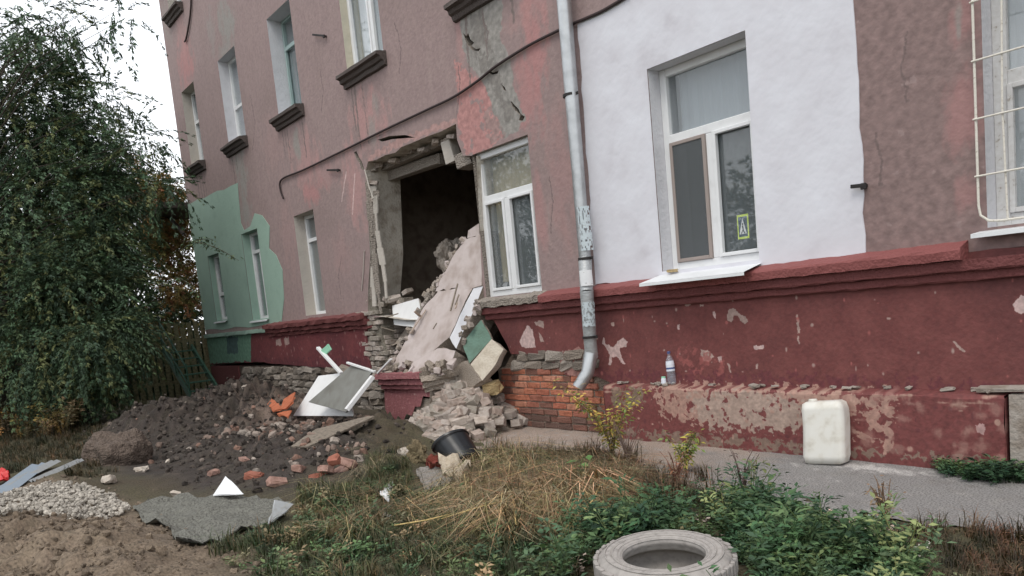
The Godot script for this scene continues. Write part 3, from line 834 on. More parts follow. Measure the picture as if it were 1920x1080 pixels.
	for row in 15:
		for k in 5:
			var x := -6.72 + k * 0.235 + (0.11 if row % 2 else 0.0) - row * 0.02
			if x > -6.18 - row * 0.03 + rr(-0.1, 0.1): continue
			part("brick", bricks[rng.randi() % 5], mats["pale_brick_%d" % (rng.randi() % 4)], te, Transform3D(Basis.from_euler(Vector3(rr(-0.05, 0.05), rr(-0.2, 0.2), rr(-0.06, 0.06))), Vector3(x, 0.5 + row * 0.083, rr(-0.06, 0.0))))
		for k in 3:
			part("brick", bricks[rng.randi() % 5], mats["pale_brick_%d" % (rng.randi() % 4)], te, Transform3D(Basis.from_euler(Vector3(rr(-0.05, 0.05), PI / 2 + rr(-0.15, 0.15), rr(-0.06, 0.06))), Vector3(-6.2 - row * 0.022 + rr(-0.06, 0.04), 0.5 + row * 0.083, -0.18 - k * 0.2)))
	for k in 8:      # rims of the break left standing at the foot of the torn jamb
		part("brick", bricks[rng.randi() % 5], mats["pale_brick_%d" % (rng.randi() % 4)], te, Transform3D(Basis.from_euler(Vector3(rr(-0.5, 0.5), rr(0, 6), rr(-0.5, 0.5))), Vector3(rr(-6.45, -5.9), 1.78 + rr(0.0, 0.18), rr(-0.5, -0.1))))

func belts(h: Node) -> void:
	# stepped string course above the plinth: three tiers
	var y := 1.6
	var tiers := [
		PackedVector2Array([Vector2(0.0, 0.085), Vector2(0.155, 0.035), Vector2(0.165, 0.02), Vector2(0.16, -0.05), Vector2(0.0, -0.05)]),
		PackedVector2Array([Vector2(0.0, -0.052), Vector2(0.115, -0.052), Vector2(0.115, -0.125), Vector2(0.105, -0.135), Vector2(0.0, -0.135)]),
		PackedVector2Array([Vector2(0.0, -0.137), Vector2(0.07, -0.137), Vector2(0.07, -0.195), Vector2(0.06, -0.205), Vector2(0.0, -0.205)])]
	var runs := [[-3.5, 5.2], [-3.55, 5.2], [-3.5, 5.2]]
	for i in 3:
		var spans := [runs[i]] if i > 0 else [[-2.35, -1.6], [-1.52, 2.16]]
		for s in spans:
			var b := MB.new()
			along_x(b, tiers[i], s[0], s[1], y, 0.0, 0.08)
			b.roughen(0.0045, i + 60)
			part("string_course", b, mats.belt_light if i == 0 else mats.belt_dark, h)
	var worn := MB.new()       # the first tier has lost its coat under the window by the hole
	along_x(worn, tiers[0], -3.6, -2.35, y + 0.005, -0.01, 0.06)
	worn.roughen(0.014, 71)
	part("string_course", worn, mats.old_plaster, h)
	for i in 3:
		var b := MB.new()
		along_x(b, tiers[i], -10.9, -6.72 + i * 0.05, y + 0.02, -0.02, 0.12)
		b.roughen(0.012, i + 80)
		part("string_course", b, mats.belt_dark, h)
	var g := MB.new()
	along_x(g, tiers[1], -14.9, -10.9, y + 0.05, -0.03, 0.15)
	g.roughen(0.008, 90)
	part("string_course", g, mats.green_paint, h)

func inside(h: Node) -> void:
	var wallm: Material = mats.room_wall
	var spec := [
		["inner_wall", Vector3(-4.9, 5.2, -6.1), Vector3(20.4, 11, 0.2)], ["end_wall", Vector3(-14.83, 5.3, -3.3), Vector3(0.25, 10.6, 6.5)], ["end_wall", Vector3(5.3, 5.0, -3.1), Vector3(0.2, 10.8, 6.2)],
		["roof_slab", Vector3(-4.9, 10.75, -3.0), Vector3(20.8, 0.3, 6.8)], ["floor_slab", Vector3(-4.9, 4.42, -3.36), Vector3(19.8, 0.3, 5.4)], ["floor_slab", Vector3(-4.9, 7.9, -3.36), Vector3(19.8, 0.3, 5.4)],
		["floor_slab", Vector3(-4.9, 0.8, -3.36), Vector3(19.8, 0.25, 5.4)], ["partition", Vector3(-7.45, 2.7, -3.36), Vector3(0.2, 3.2, 5.3)], ["partition", Vector3(-2.1, 2.7, -3.36), Vector3(0.2, 3.2, 5.3)], ["partition", Vector3(1.4, 2.7, -3.36), Vector3(0.2, 3.2, 5.3)], ["partition", Vector3(-3.68, 2.7, -3.6), Vector3(0.2, 3.2, 4.8)],
		["partition", Vector3(-9.2, 5.5, -3.36), Vector3(0.2, 9.0, 5.3)], ["partition", Vector3(-4.0, 6.1, -3.36), Vector3(0.2, 3.2, 5.3)]]
	for s in spec:
		var b := MB.new()
		b.box(at(s[1]), s[2])
		part(s[0], b, mats.mauve_plain if s[0] == "end_wall" else wallm, h)
	# lintels over the lost window, bared by the collapse
	var li := MB.new()
	li.box(at(Vector3(-5.0, 4.02, -0.42), 0.0, 0.0, 0.015), Vector3(3.0, 0.24, 0.3), 0.015); li.roughen(0.012, 5)
	part("lintel", li, mats.old_plaster, h)
	var l2 := MB.new()
	l2.box(at(Vector3(-5.55, 3.8, -0.5), 0.05, 0, -0.03), Vector3(1.5, 0.16, 0.22), 0.012); l2.roughen(0.015, 6)
	part("lintel", l2, mats.old_plaster, h)
	var st := MB.new()
	st.box(at(W(846, 285, -0.22), 0.1, 0.2, 0.1), Vector3(0.17, 0.3, 0.17), 0.01); st.roughen(0.012, 9)
	part("lintel_stub", st, mats.pale_reveal, h)
	var s2 := MB.new()
	s2.box(at(W(880, 300, -0.16), 0.0, 0.1, 0.1), Vector3(0.3, 0.2, 0.25), 0.01); s2.roughen(0.015, 10)
	part("lintel_stub", s2, mats.old_plaster, h)
	# teeth of broken brick round the top and the left of the hole
	var tooth := MB.new()
	tooth.box(at(Vector3.ZERO), Vector3(0.2, 0.085, 0.13), 0.01); tooth.roughen(0.012, 90)
	var tm := tooth.mesh()
	for k in 22:
		var s := k / 21.0
		var p := W(lerpf(700, 862, s), lerpf(312, 252, s) + rr(-6, 10), -0.12 - rng.randf() * 0.4)
		part("broken_brick", tm, mats["pale_brick_%d" % (rng.randi() % 4)], h, at(p + Vector3(0, 0.02, 0), rr(-0.2, 0.2), rr(-0.6, 0.6), rr(-0.25, 0.25), rr(0.6, 1.05)))
	for k in 26:
		var p := W(690 + rr(-4, 10), 330 + k * 9.5 + rr(-4, 4), -0.05 - rng.randf() * 0.12)
		part("broken_brick", tm, mats["pale_brick_%d" % (rng.randi() % 4)] if k % 3 else mats.old_plaster, h, at(p + Vector3(0.02, 0, 0), rr(-0.3, 0.3), rr(-0.8, 0.8), rr(-0.3, 0.3), rr(0.35, 0.8)))
	# torn plaster strips and laths hanging down the left jamb
	for k in 4:
		var x := -6.2 + k * 0.012
		var top := W(691 + k * 5, 340 + k * 9, -0.03 - k * 0.02)
		var q := MB.new()
		var path := PackedVector3Array()
		var bot := W(698 + k * 7, 560 + (k % 3) * 14, 0.02 - k * 0.03)
		for i in 7:
			var t := i / 6.0
			path.append(top.lerp(bot, t) + Vector3(sin(t * 5 + k) * 0.035, 0, cos(t * 4 + k * 2) * 0.03))
		for i in 6:
			var wd := 0.022 + 0.012 * sin(i * 1.7 + k)
			q.quad(path[i] + Vector3(-wd, 0, wd), path[i + 1] + Vector3(-wd, 0, wd), path[i + 1] + Vector3(wd, 0, -wd), path[i] + Vector3(wd, 0, -wd))
			q.quad(path[i] + Vector3(wd, 0, -wd), path[i + 1] + Vector3(wd, 0, -wd), path[i + 1] + Vector3(wd, 0, -wd - 0.02), path[i] + Vector3(wd, 0, -wd - 0.02))
		part("torn_plaster", q, mats.pale_reveal if k % 2 else mats.old_plaster, h)
	var rod := MB.new()
	rod.tube(PackedVector3Array([W(684, 318, 0.02), W(692, 350, 0.02), W(700, 372, 0.01)]), PackedFloat32Array([0.012]), 6)
	part("lath", rod, mats.pale_reveal, h)
	var lathe2 := MB.new()
	lathe2.tube(PackedVector3Array([W(683, 470, 0.015), W(681, 510, 0.015), W(678, 545, 0.015)]), PackedFloat32Array([0.008]), 6)
	part("lath", lathe2, mats.pale_reveal, h)

# ---------------------------------------------------------------- ground
var hn := FastNoiseLite.new()
var hn2 := FastNoiseLite.new()

func bump(x: float, z: float, cx: float, cz: float, sx: float, sz: float, turn := 0.0) -> float:
	var d := Vector2(x - cx, z - cz).rotated(-turn)
	return exp(-(d.x * d.x) / (sx * sx) - (d.y * d.y) / (sz * sz))

func H(x: float, z: float) -> float:
	var free := smoothstep(0.0, 0.5, z - path_edge(x))
	if x < -3.3: free = 1.0
	var n := hn.get_noise_2d(x * 10, z * 10); var n2 := hn2.get_noise_2d(x * 10, z * 10)
	var h := -0.006 + free * (0.03 + n * 0.05 + n2 * 0.012)
	var m := 0.42 * bump(x, z, -9.9, 1.5, 1.5, 1.1) + 0.44 * bump(x, z, -8.0, 1.5, 1.3, 1.2) + 0.06 * bump(x, z, -6.1, 1.6, 1.3, 0.9) + 0.34 * bump(x, z, -9.3, 3.0, 1.5, 0.6) + 0.16 * bump(x, z, -5.2, 2.6, 1.8, 0.7)
	m += 0.2 * bump(x, z, -4.4, 1.3, 0.9, 0.5) + 0.10 * bump(x, z, -3.2, 2.3, 1.2, 0.7)
	h += m * (1.0 + n * 0.45 + n2 * 0.55)
	h += 0.17 * bump(x, z, -5.0, 5.0, 1.9, 0.5, 0.25)                     # under the white gravel
	h += bump(x, z, -1.2, 5.6, 1.9, 0.8, 0.1) * (0.27 + n * 0.22 + n2 * 0.12) + bump(x, z, -4.0, 6.0, 1.6, 0.5) * 0.15     # dug soil near the camera
	h += 0.03 * bump(x, z, 0.9, 2.6, 1.2, 0.8)
	return h

var edge_pts := PackedVector2Array([Vector2(-20, 0.9), Vector2(-3.4, 0.9), Vector2(-2.0, 1.5), Vector2(-0.5, 1.3), Vector2(0.73, 1.6), Vector2(1.5, 1.55), Vector2(2.2, 1.5), Vector2(2.8, 1.45), Vector2(9, 1.45)])
func path_edge(x: float) -> float:
	for i in edge_pts.size() - 1:
		if x <= edge_pts[i + 1].x: return lerpf(edge_pts[i].y, edge_pts[i + 1].y, (x - edge_pts[i].x) / (edge_pts[i + 1].x - edge_pts[i].x))
	return 1.2

func grid(x0: float, x1: float, z0: float, z1: float, s: float, hf: Callable, cf: Callable, keep: Callable) -> ArrayMesh:
	var nx := int((x1 - x0) / s) + 1; var nz := int((z1 - z0) / s) + 1
	var v := PackedVector3Array(); var n := PackedVector3Array(); var c := PackedColorArray(); var ix := PackedInt32Array()
	for j in nz:
		for i in nx:
			var x := x0 + i * s; var z := z0 + j * s
			v.append(Vector3(x, hf.call(x, z), z)); c.append(cf.call(x, z))
	for j in nz:
		for i in nx:
			var a := v[j * nx + maxi(i - 1, 0)]; var b := v[j * nx + mini(i + 1, nx - 1)]
			var d := v[maxi(j - 1, 0) * nx + i]; var e := v[mini(j + 1, nz - 1) * nx + i]
			n.append((e - d).cross(b - a).normalized())
			if i < nx - 1 and j < nz - 1 and keep.call(x0 + (i + 0.5) * s, z0 + (j + 0.5) * s):
				var k := j * nx + i
				ix.append_array([k, k + 1, k + nx + 1, k, k + nx + 1, k + nx])
	var arr := []
	arr.resize(Mesh.ARRAY_MAX)
	arr[Mesh.ARRAY_VERTEX] = v; arr[Mesh.ARRAY_NORMAL] = n; arr[Mesh.ARRAY_COLOR] = c; arr[Mesh.ARRAY_INDEX] = ix
	var m := ArrayMesh.new()
	m.add_surface_from_arrays(Mesh.PRIMITIVE_TRIANGLES, arr)
	return m

func soil(x: float, z: float) -> Color:
	var n := hn.get_noise_2d(x * 14 + 50, z * 14); var n2 := hn2.get_noise_2d(x * 30, z * 30 + 9)
	var earth := Color(0.085, 0.066, 0.042).lerp(Color(0.11, 0.1, 0.05), clampf(0.5 + n, 0, 1))
	var dark := Color(0.036, 0.028, 0.023).lerp(Color(0.085, 0.067, 0.055), clampf(0.5 + n2 * 0.9, 0, 1))
	var brown := Color(0.25, 0.19, 0.135).lerp(Color(0.155, 0.115, 0.08), clampf(0.45 + n2 + n * 0.5, 0, 1))
	var rub := Color(0.26, 0.19, 0.15)
	var a := clampf((bump(x, z, -8.0, 1.9, 3.4, 1.7) + bump(x, z, -5.4, 3.1, 2.6, 0.9)) * 3.0 + n * 0.7 - 0.4, 0, 1)
	var b := clampf((bump(x, z, -1.8, 5.6, 3.4, 1.2) + bump(x, z, -5, 6.2, 3, 0.8)) * 3.0 + n * 0.8 - 0.7, 0, 1)
	var d := clampf(bump(x, z, -6.2, 1.5, 1.7, 0.9) * 1.6 + n2 * 1.2 - 0.5, 0, 1)
	return earth.lerp(dark, a).lerp(rub, d * 0.8).lerp(brown, b)

func ground_sheets() -> void:
	hn.seed = 3; hn.frequency = 0.06; hn.fractal_octaves = 4
	hn2.seed = 8; hn2.frequency = 0.4; hn2.fractal_octaves = 3
	var gm := mat("soil", Color.WHITE, 0.97, soil_tex, 1.4, bump_tex, 0.8)
	gm.vertex_color_use_as_albedo = true
	struct("ground", grid(-21.0, 6.8, -0.6, 9.0, 0.075, H, soil, func(_x, _z): return true), gm)
	var far := MB.new()
	var flat_y := -0.03
	far.col = Color(0.09, 0.085, 0.045)
	for q in [[-160, -21, -160, 160], [6.8, 160, -160, 160], [-21, 6.8, -160, -0.6], [-21, 6.8, 9.0, 160]]:
		far.quad(Vector3(q[0], flat_y, q[3]), Vector3(q[1], flat_y, q[3]), Vector3(q[1], flat_y, q[2]), Vector3(q[0], flat_y, q[2]))
	struct("ground", far, gm)
	var pm := mat("pavement", Color.WHITE, 0.9, soil_tex, 2.3, bump_tex, 0.12)
	pm.vertex_color_use_as_albedo = true
	var pc := func(x: float, z: float) -> Color:
		var n := hn.get_noise_2d(x * 12, z * 30); var n2 := hn2.get_noise_2d(x * 20, z * 60)
		var c := Color(0.42, 0.335, 0.28).lerp(Color(0.29, 0.277, 0.268), clampf((x + 0.3) * 0.9 + n * 0.9, 0, 1))
		c = c.lerp(Color(0.13, 0.115, 0.1), clampf(n2 * 1.3 + n * 0.5 - 0.2, 0, 0.7))
		var lime := clampf(bump(x, z, 1.55, 0.33, 0.36, 0.1) * 1.6 + n2 * 1.3 - 0.35, 0, 1)
		return c.lerp(Color(0.62, 0.6, 0.58), lime)
	var ph := func(x: float, z: float) -> float: return 0.004 + 0.012 * hn.get_noise_2d(x * 10, z * 10) + 0.006 * hn2.get_noise_2d(x * 8, z * 8)
	struct("path", grid(-3.6, 6.8, -0.05, 1.9, 0.05, ph, pc, func(x, z): return z < path_edge(x) + 0.35 * hn.get_noise_2d(x * 40, z * 40) + 0.02), pm)

# ---------------------------------------------------------------- fixtures on the house
func rounded_box(s: Vector3, r: float, k := 8) -> MB:
	var b := MB.new()
	var inner := s / 2.0 - Vector3.ONE * r
	for ax in 3:
		for sg in [-1.0, 1.0]:
			for i in k:
				for j in k:
					var q := []; var nn := []
					for o in [[0, 0], [1, 0], [1, 1], [0, 1]]:
						var p := Vector3.ZERO
						p[ax] = sg; p[(ax + 1) % 3] = -1.0 + 2.0 * (i + o[0]) / k; p[(ax + 2) % 3] = -1.0 + 2.0 * (j + o[1]) / k
						p = Vector3(tan(p.x * PI / 4), tan(p.y * PI / 4), tan(p.z * PI / 4)) * s / 2.0
						var cl := p.clamp(-inner, inner)
						var d := (p - cl).normalized()
						q.append(cl + d * r); nn.append(d)
					if sg > 0:
						b.tri_n(q[0], q[1], q[2], nn[0], nn[1], nn[2]); b.tri_n(q[0], q[2], q[3], nn[0], nn[2], nn[3])
					else:
						b.tri_n(q[0], q[2], q[1], nn[0], nn[2], nn[1]); b.tri_n(q[0], q[3], q[2], nn[0], nn[3], nn[2])
	return b

func drainpipe() -> void:
	var t := thing("drainpipe", "dented zinc drainpipe with a bent spout beside the white render", "drainpipe")
	var pts := [W(1054, -40, 0.14), W(1071, 172, 0.14), W(1082, 300, 0.14), W(1097, 486, 0.15)]
	for i in 3:
		var b := MB.new()
		b.tube(PackedVector3Array([pts[i], pts[i + 1] + (pts[i] - pts[i + 1]).normalized() * -0.02]), PackedFloat32Array([0.078 - i * 0.004, 0.074 - i * 0.004]), 20, false)
		part("pipe", b, mats.zinc, t)
	var mid := [W(1097, 486, 0.15), W(1100, 545, 0.25), W(1104, 600, 0.24), W(1109, 668, 0.2)]
	for i in 3:
		var b := MB.new()
		b.tube(PackedVector3Array([mid[i], mid[i].lerp(mid[i + 1], 0.5) + Vector3(0, 0, 0.004), mid[i + 1] + (mid[i + 1] - mid[i]).normalized() * 0.015]), PackedFloat32Array([0.075, 0.07, 0.072]), 20, false)
		part("pipe", b, mats.zinc_worn, t)
	var sp := MB.new()
	var a: Vector3 = mid[3]
	sp.tube(PackedVector3Array([a + Vector3(0, 0.05, 0), a + Vector3(-0.005, -0.02, 0.02), W(1102, 698, 0.27), W(1084, 727, 0.36)]), PackedFloat32Array([0.078, 0.078, 0.072, 0.07]), 20, false)
	part("spout", sp, mats.zinc, t)
	for q in [[1070, 179, 0.14], [1098, 485, 0.15], [1106, 632, 0.225]]:
		var c := MB.new()
		var p := W(q[0], q[1], q[2])
		c.tube(PackedVector3Array([p + Vector3(0, -0.014, 0), p + Vector3(0, 0.014, 0)]), PackedFloat32Array([0.084]), 20)
		c.bar(p + Vector3(-0.1, 0, -0.02), p + Vector3(-0.06, 0, -0.16), 0.02, 0.03)
		c.bar(p + Vector3(0.07, 0, 0), p + Vector3(0.11, 0, 0.0), 0.012, 0.03)
		part("clamp", c, mats.black_iron, t)
	for q in [[1093, 388, 1102, 470, mats.paper_blue, 0.2], [1098, 507, 1101, 536, mats.paper_white, -0.6], [1103, 566, 1105, 612, mats.paper_blue, 0.3]]:
		var b := MB.new()
		var z := 0.15 if q[1] < 500 else 0.245
		var p := W(q[0], q[1], z); var e := W(q[2], q[3], z)
		var g := RandomNumberGenerator.new()
		g.seed = int(q[1])
		var k := 14
		for i in k:
			for j in 20:
				if hn2.get_noise_2d(i * 0.9 + q[1], j * 0.7 + q[0]) > 0.3 - q[5] * 0.5: continue
				var a0 := lerpf(-0.3, 1.75, float(i) / k); var a1 := lerpf(-0.3, 1.75, float(i + 1) / k)
				var y0 := lerpf(p.y, e.y, j / 20.0); var y1 := lerpf(p.y, e.y, (j + 1) / 20.0)
				var r := 0.0782
				var cx0 := lerpf(p.x, e.x, j / 20.0); var cx1 := lerpf(p.x, e.x, (j + 1) / 20.0)
				b.quad(Vector3(cx0 + sin(a0) * r, y0, z + cos(a0) * r), Vector3(cx1 + sin(a0) * r, y1, z + cos(a0) * r), Vector3(cx1 + sin(a1) * r, y1, z + cos(a1) * r), Vector3(cx0 + sin(a1) * r, y0, z + cos(a1) * r))
		part("paper_notice", b, q[4], t)

func curve_tube(l: Array, z: float, r: float, steps := 6) -> MB:
	var c := Curve3D.new()
	var pts := []
	for i in range(0, l.size(), 2): pts.append(W(l[i], l[i + 1], z))
	for i in pts.size():
		var d: Vector3 = (pts[mini(i + 1, pts.size() - 1)] - pts[maxi(i - 1, 0)]) / 6.0
		c.add_point(pts[i], -d, d)
	var path := PackedVector3Array()
	for i in pts.size() - 1:
		for k in steps: path.append(c.sample(i, float(k) / steps))
	path.append(pts[-1])
	var b := MB.new()
	b.tube(path, PackedFloat32Array([r]), 8)
	return b

func wires() -> void:
	tag(part("cable", curve_tube([1180, -10, 1130, 20, 1080, 42, 1045, 58, 990, 86, 930, 124, 895, 152, 850, 182, 800, 206, 720, 244, 640, 284, 570, 318, 535, 332, 525, 342, 526, 358, 531, 372], 0.03, 0.017), mats.cable_black, self), "long dark cable slung across the facade above the collapsed bay", "cable")
	tag(part("cable", curve_tube([358, -20, 358, 10, 355, 40, 349, 72, 346, 78], 0.03, 0.02), mats.cable_black, self), "short dark cable hanging down beside the uppermost window at the far corner", "cable")
	for q in [[586, 65, 610, 68, "rusty iron hook in the wall between two upper windows"], [613, 319, 636, 319, "rusty iron hook in the wall above the first window before the hole"], [1595, 350, 1622, 348, "black iron hook at the edge of the white render"]]:
		var t := thing("wall_hook", q[4], "hook")
		var b := MB.new()
		var a := W(q[0], q[1], 0.05); var e := W(q[2], q[3], 0.02)
		b.bar(Vector3(e.x, e.y, -0.05), e + Vector3(0, 0, 0.03), 0.025, 0.03, Vector3.UP, 0.004)
		b.bar(e + Vector3(0.012, 0, 0.03), a, 0.02, 0.03, Vector3.UP, 0.004)
		part("shank", b, mats.black_iron, t)
		var c := MB.new()
		c.box(at(e + Vector3(0, -0.005, 0.028)), Vector3(0.045, 0.05, 0.02), 0.004)
		part("plate", c, mats.black_iron, t)

# ---------------------------------------------------------------- the collapse
func ptz(l: Array) -> Array:
	var q := []
	for i in range(0, l.size(), 3): q.append(W(l[i], l[i + 1], l[i + 2]))
	return q

func collapse() -> void:
	var t := thing("fallen_wall_section", "broken pinkish plastered slab of wall slumped out of the hole", "wall fragment")
	slab(t, "broken_masonry", ptz([738, 690, 0.62, 764, 630, 0.42, 795, 575, 0.2, 822, 546, 0.08, 856, 540, 0.05, 889, 536, 0.02, 868, 580, 0.16, 842, 632, 0.37, 820, 650, 0.45, 790, 672, 0.55, 775, 679, 0.58]), 0.4, mats.slab_paint, mats.rubble_edge, 2, 0.018, "plaster_face")
	slab(t, "broken_masonry", ptz([889, 538, 0.02, 904, 536, 0.02, 889, 583, 0.17, 871, 620, 0.3, 854, 653, 0.45, 843, 633, 0.38, 869, 580, 0.17]), 0.4, mats.white_reveal, mats.rubble_edge, 3, 0.008, "reveal_face")
	slab(t, "broken_masonry", ptz([772, 681, 0.6, 820, 653, 0.46, 853, 657, 0.47, 846, 682, 0.56, 834, 702, 0.66, 800, 706, 0.7, 768, 702, 0.7]), 0.32, mats.slab_paint, mats.rubble_edge, 4, 0.016, "plaster_face")
	# plaster flaked off the face in places, and dirt-coloured chunks along both flanks
	for q in [[735, 690, 760, 640, 0.5, 14], [735, 688, 808, 548, 0.3, 26], [900, 560, 858, 652, 0.22, 12], [832, 530, 866, 452, -0.1, 14], [806, 556, 836, 508, -0.08, 12]]:
		for k in q[5]:
			var s := rng.randf()
			var p: Vector3 = W(lerpf(q[0], q[2], s) + rr(-7, 7), lerpf(q[1], q[3], s) + rr(-7, 7), lerpf(0.62, 0.02, clampf((690.0 - lerpf(q[1], q[3], s)) / 150.0, 0, 1.4)) + rr(-0.06, 0.04))
			var cb := MB.new()
			var sz := rr(0.03, 0.11)
			cb.box(at(p, rr(0, 6), rr(0, 6), rr(0, 6)), Vector3(sz * rr(0.8, 1.6), sz * rr(0.5, 0.9), sz), sz * 0.15)
			cb.roughen(sz * 0.14, k + int(q[0]))
			part("crumbled_plaster", cb, [mats.rubble_edge, mats.slab_paint, mats.old_plaster, mats.pale_brick_1][rng.randi() % 4], t)
	for k in 9:
		var a := W(rr(705, 860), rr(560, 690), rr(0.3, 0.6)); var e := a + Vector3(rr(-0.4, 0.4), rr(-0.1, 0.35), rr(-0.3, 0.2))
		var lb := MB.new()
		lb.bar(a, e, rr(0.012, 0.03), rr(0.008, 0.02), Vector3(rr(-1, 1), 1, rr(-1, 1)), 0.002)
		part("lath", lb, mats.pale_wood if k % 2 else mats.old_wood, t)
	# crumbled edge pieces along the break
	for k in 26:
		var s := k / 26.0
		var p: Vector3 = W(lerpf(738, 850, s) + rr(-6, 6), lerpf(692, 690, s) + rr(-10, 12), 0.6 + rr(-0.05, 0.12))
		var b := MB.new()
		b.box(at(p, rr(0, 6), rr(0, 6), rr(0, 6)), Vector3(rr(0.05, 0.16), rr(0.04, 0.1), rr(0.05, 0.12)), 0.012)
		b.roughen(0.014, k + 300)
		part("crumbled_plaster", b, mats.slab_paint if k % 3 == 0 else mats.rubble_edge, t)
	var u := thing("fallen_wall_section", "smaller pinkish slab leaning upright inside the hole against the white window", "wall fragment")
	slab(u, "broken_masonry", ptz([816, 546, 0.08, 834, 512, -0.02, 854, 474, -0.12, 872, 450, -0.18, 900, 438, -0.2, 903, 480, -0.12, 903, 535, 0.02]), 0.2, mats.slab_paint, mats.rubble_edge, 6, 0.02, "plaster_face")
	slab(u, "broken_masonry", ptz([876, 447, -0.26, 878, 432, -0.28, 898, 419, -0.3, 899, 442, -0.26]), 0.14, mats.slab_paint, mats.rubble_edge, 7, 0.01, "plaster_face")
	var v := thing("fallen_wall_section", "narrow plaster strips wedged in the hole left of the upright slab", "wall fragment")
	slab(v, "broken_masonry", ptz([800, 562, 0.02, 824, 530, -0.08, 850, 500, -0.16, 851, 522, -0.1, 838, 550, 0.0, 812, 566, 0.05]), 0.1, mats.pale_reveal, mats.rubble_edge, 8, 0.012, "plaster_face")
	slab(v, "broken_masonry", ptz([788, 575, 0.0, 800, 553, -0.06, 812, 556, -0.04, 796, 582, 0.05]), 0.1, mats.old_plaster, mats.rubble_edge, 9, 0.01, "plaster_face")
	var w := thing("white_board", "cracked white board lying in the hole beside the torn wall end", "board")
	slab(w, "edge", ptz([733, 572, -0.2, 786, 560, -0.26, 792, 596, -0.1, 772, 612, 0.0, 742, 610, -0.1]), 0.05, mats.white_paint, mats.pale_reveal, 11, 0.004, "face")
	# fragment with the room's green and cream paint still on it
	var g := thing("painted_wall_fragment", "tilted wall fragment painted green and cream above the loose bricks", "wall fragment")
	slab(g, "broken_masonry", ptz([866, 642, 0.38, 903, 600, 0.16, 921, 635, 0.22, 881, 682, 0.42]), 0.09, mats.room_green, mats.rubble_edge, 13, 0.008, "green_face")
	slab(g, "broken_masonry", ptz([882, 683, 0.43, 922, 636, 0.23, 944, 655, 0.24, 930, 682, 0.33, 904, 714, 0.46]), 0.09, mats.room_cream, mats.rubble_edge, 14, 0.01, "cream_face")
	slab(g, "broken_masonry", ptz([846, 690, 0.5, 868, 678, 0.46, 884, 690, 0.46, 902, 714, 0.48, 884, 728, 0.5, 856, 716, 0.5]), 0.2, mats.rubble_edge, mats.rubble_edge, 15, 0.02, "underside")
	# the piece of string course and plinth that came down with it
	var c := thing("fallen_cornice", "fallen piece of dark red moulded string course at the foot of the slab", "cornice")
	var prof := PackedVector2Array([Vector2(-0.3, 0.06), Vector2(0.1, 0.06), Vector2(0.15, 0.04), Vector2(0.15, -0.035), Vector2(0.1, -0.04), Vector2(0.1, -0.115), Vector2(0.055, -0.12), Vector2(0.055, -0.175), Vector2(0.0, -0.18), Vector2(0.0, -0.5), Vector2(-0.3, -0.48)])
	var x0 := W(699, 712, 0.78); var x1 := W(792, 705, 0.8)
	var len := x0.distance_to(x1)
	var fr := MB.new()
	var steps := 16
	for j in steps:
		var a := lerpf(-len / 2, len / 2, float(j) / steps); var e := lerpf(-len / 2, len / 2, float(j + 1) / steps)
		for i in prof.size() - 1:
			var p := prof[i]; var q := prof[i + 1]
			if i == 8:       # the plain part below: broken off in a rough curve
				var da := -0.18 - 0.42 * (0.5 + 0.5 * sin((j / 16.0) * 3.6 + 0.35)) - 0.05 * sin(j * 2.1); var de := -0.18 - 0.42 * (0.5 + 0.5 * sin(((j + 1) / 16.0) * 3.6 + 0.35)) - 0.05 * sin((j + 1) * 2.1)
				fr.quad(Vector3(a, da, 0), Vector3(e, de, 0), Vector3(e, p.y, p.x), Vector3(a, p.y, p.x))
			elif i < 8: fr.quad(Vector3(a, q.y, q.x), Vector3(e, q.y, q.x), Vector3(e, p.y, p.x), Vector3(a, p.y, p.x))
	fr.roughen(0.005, 33)
	var tf := Transform3D(Basis.from_euler(Vector3(-0.12, -0.08, 0.03)), (x0 + x1) / 2 + Vector3(0, -0.0, -0.15))
	part("moulding", fr, mats.belt_faded, c, tf)
	var en := MB.new()
	for side in [0, 1]:
		var pp := PackedVector2Array()
		for p in prof: pp.append(p)
		var ix := Geometry2D.triangulate_polygon(pp)
		var xx := -len / 2 if side == 0 else len / 2
		for i in range(0, ix.size(), 3):
			var q := []
			for j in 3: q.append(Vector3(xx, pp[ix[i + j]].y, pp[ix[i + j]].x))
			if ((q[1] - q[0]).cross(q[2] - q[0]).x > 0) == (side == 1): en.tri(q[0], q[1], q[2])
			else: en.tri(q[0], q[2], q[1])
	en.quad(Vector3(-len / 2, 0.061, -0.3), Vector3(-len / 2, 0.061, 0.1), Vector3(len / 2, 0.061, 0.1), Vector3(len / 2, 0.061, -0.3))
	en.quad(Vector3(-len / 2, -0.3, -0.04), Vector3(-len / 2, -0.5, -0.04), Vector3(len / 2, -0.5, -0.04), Vector3(len / 2, -0.3, -0.04))
	part("broken_end", en, mats.rubble_edge, c, tf)
	# the moulding carries on behind its broken corner, bare of paint
	var re := MB.new()
	var p2 := PackedVector2Array([Vector2(-0.2, 0.05), Vector2(0.12, 0.05), Vector2(0.14, -0.02), Vector2(0.09, -0.03), Vector2(0.09, -0.1), Vector2(0.045, -0.11), Vector2(0.045, -0.16), Vector2(-0.02, -0.17), Vector2(-0.2, -0.26)])
	along_x(re, p2, 0.0, 0.52, 0.0, 0.0, 0.06)
	re.roughen(0.012, 34)
	re.move(Transform3D(Basis.from_euler(Vector3(0.0, 0.75, 0.12)), W(794, 712, 0.74)))
	part("bare_moulding", re, mats.rubble_edge, c)
	bricks_heap()
	room_rubble()

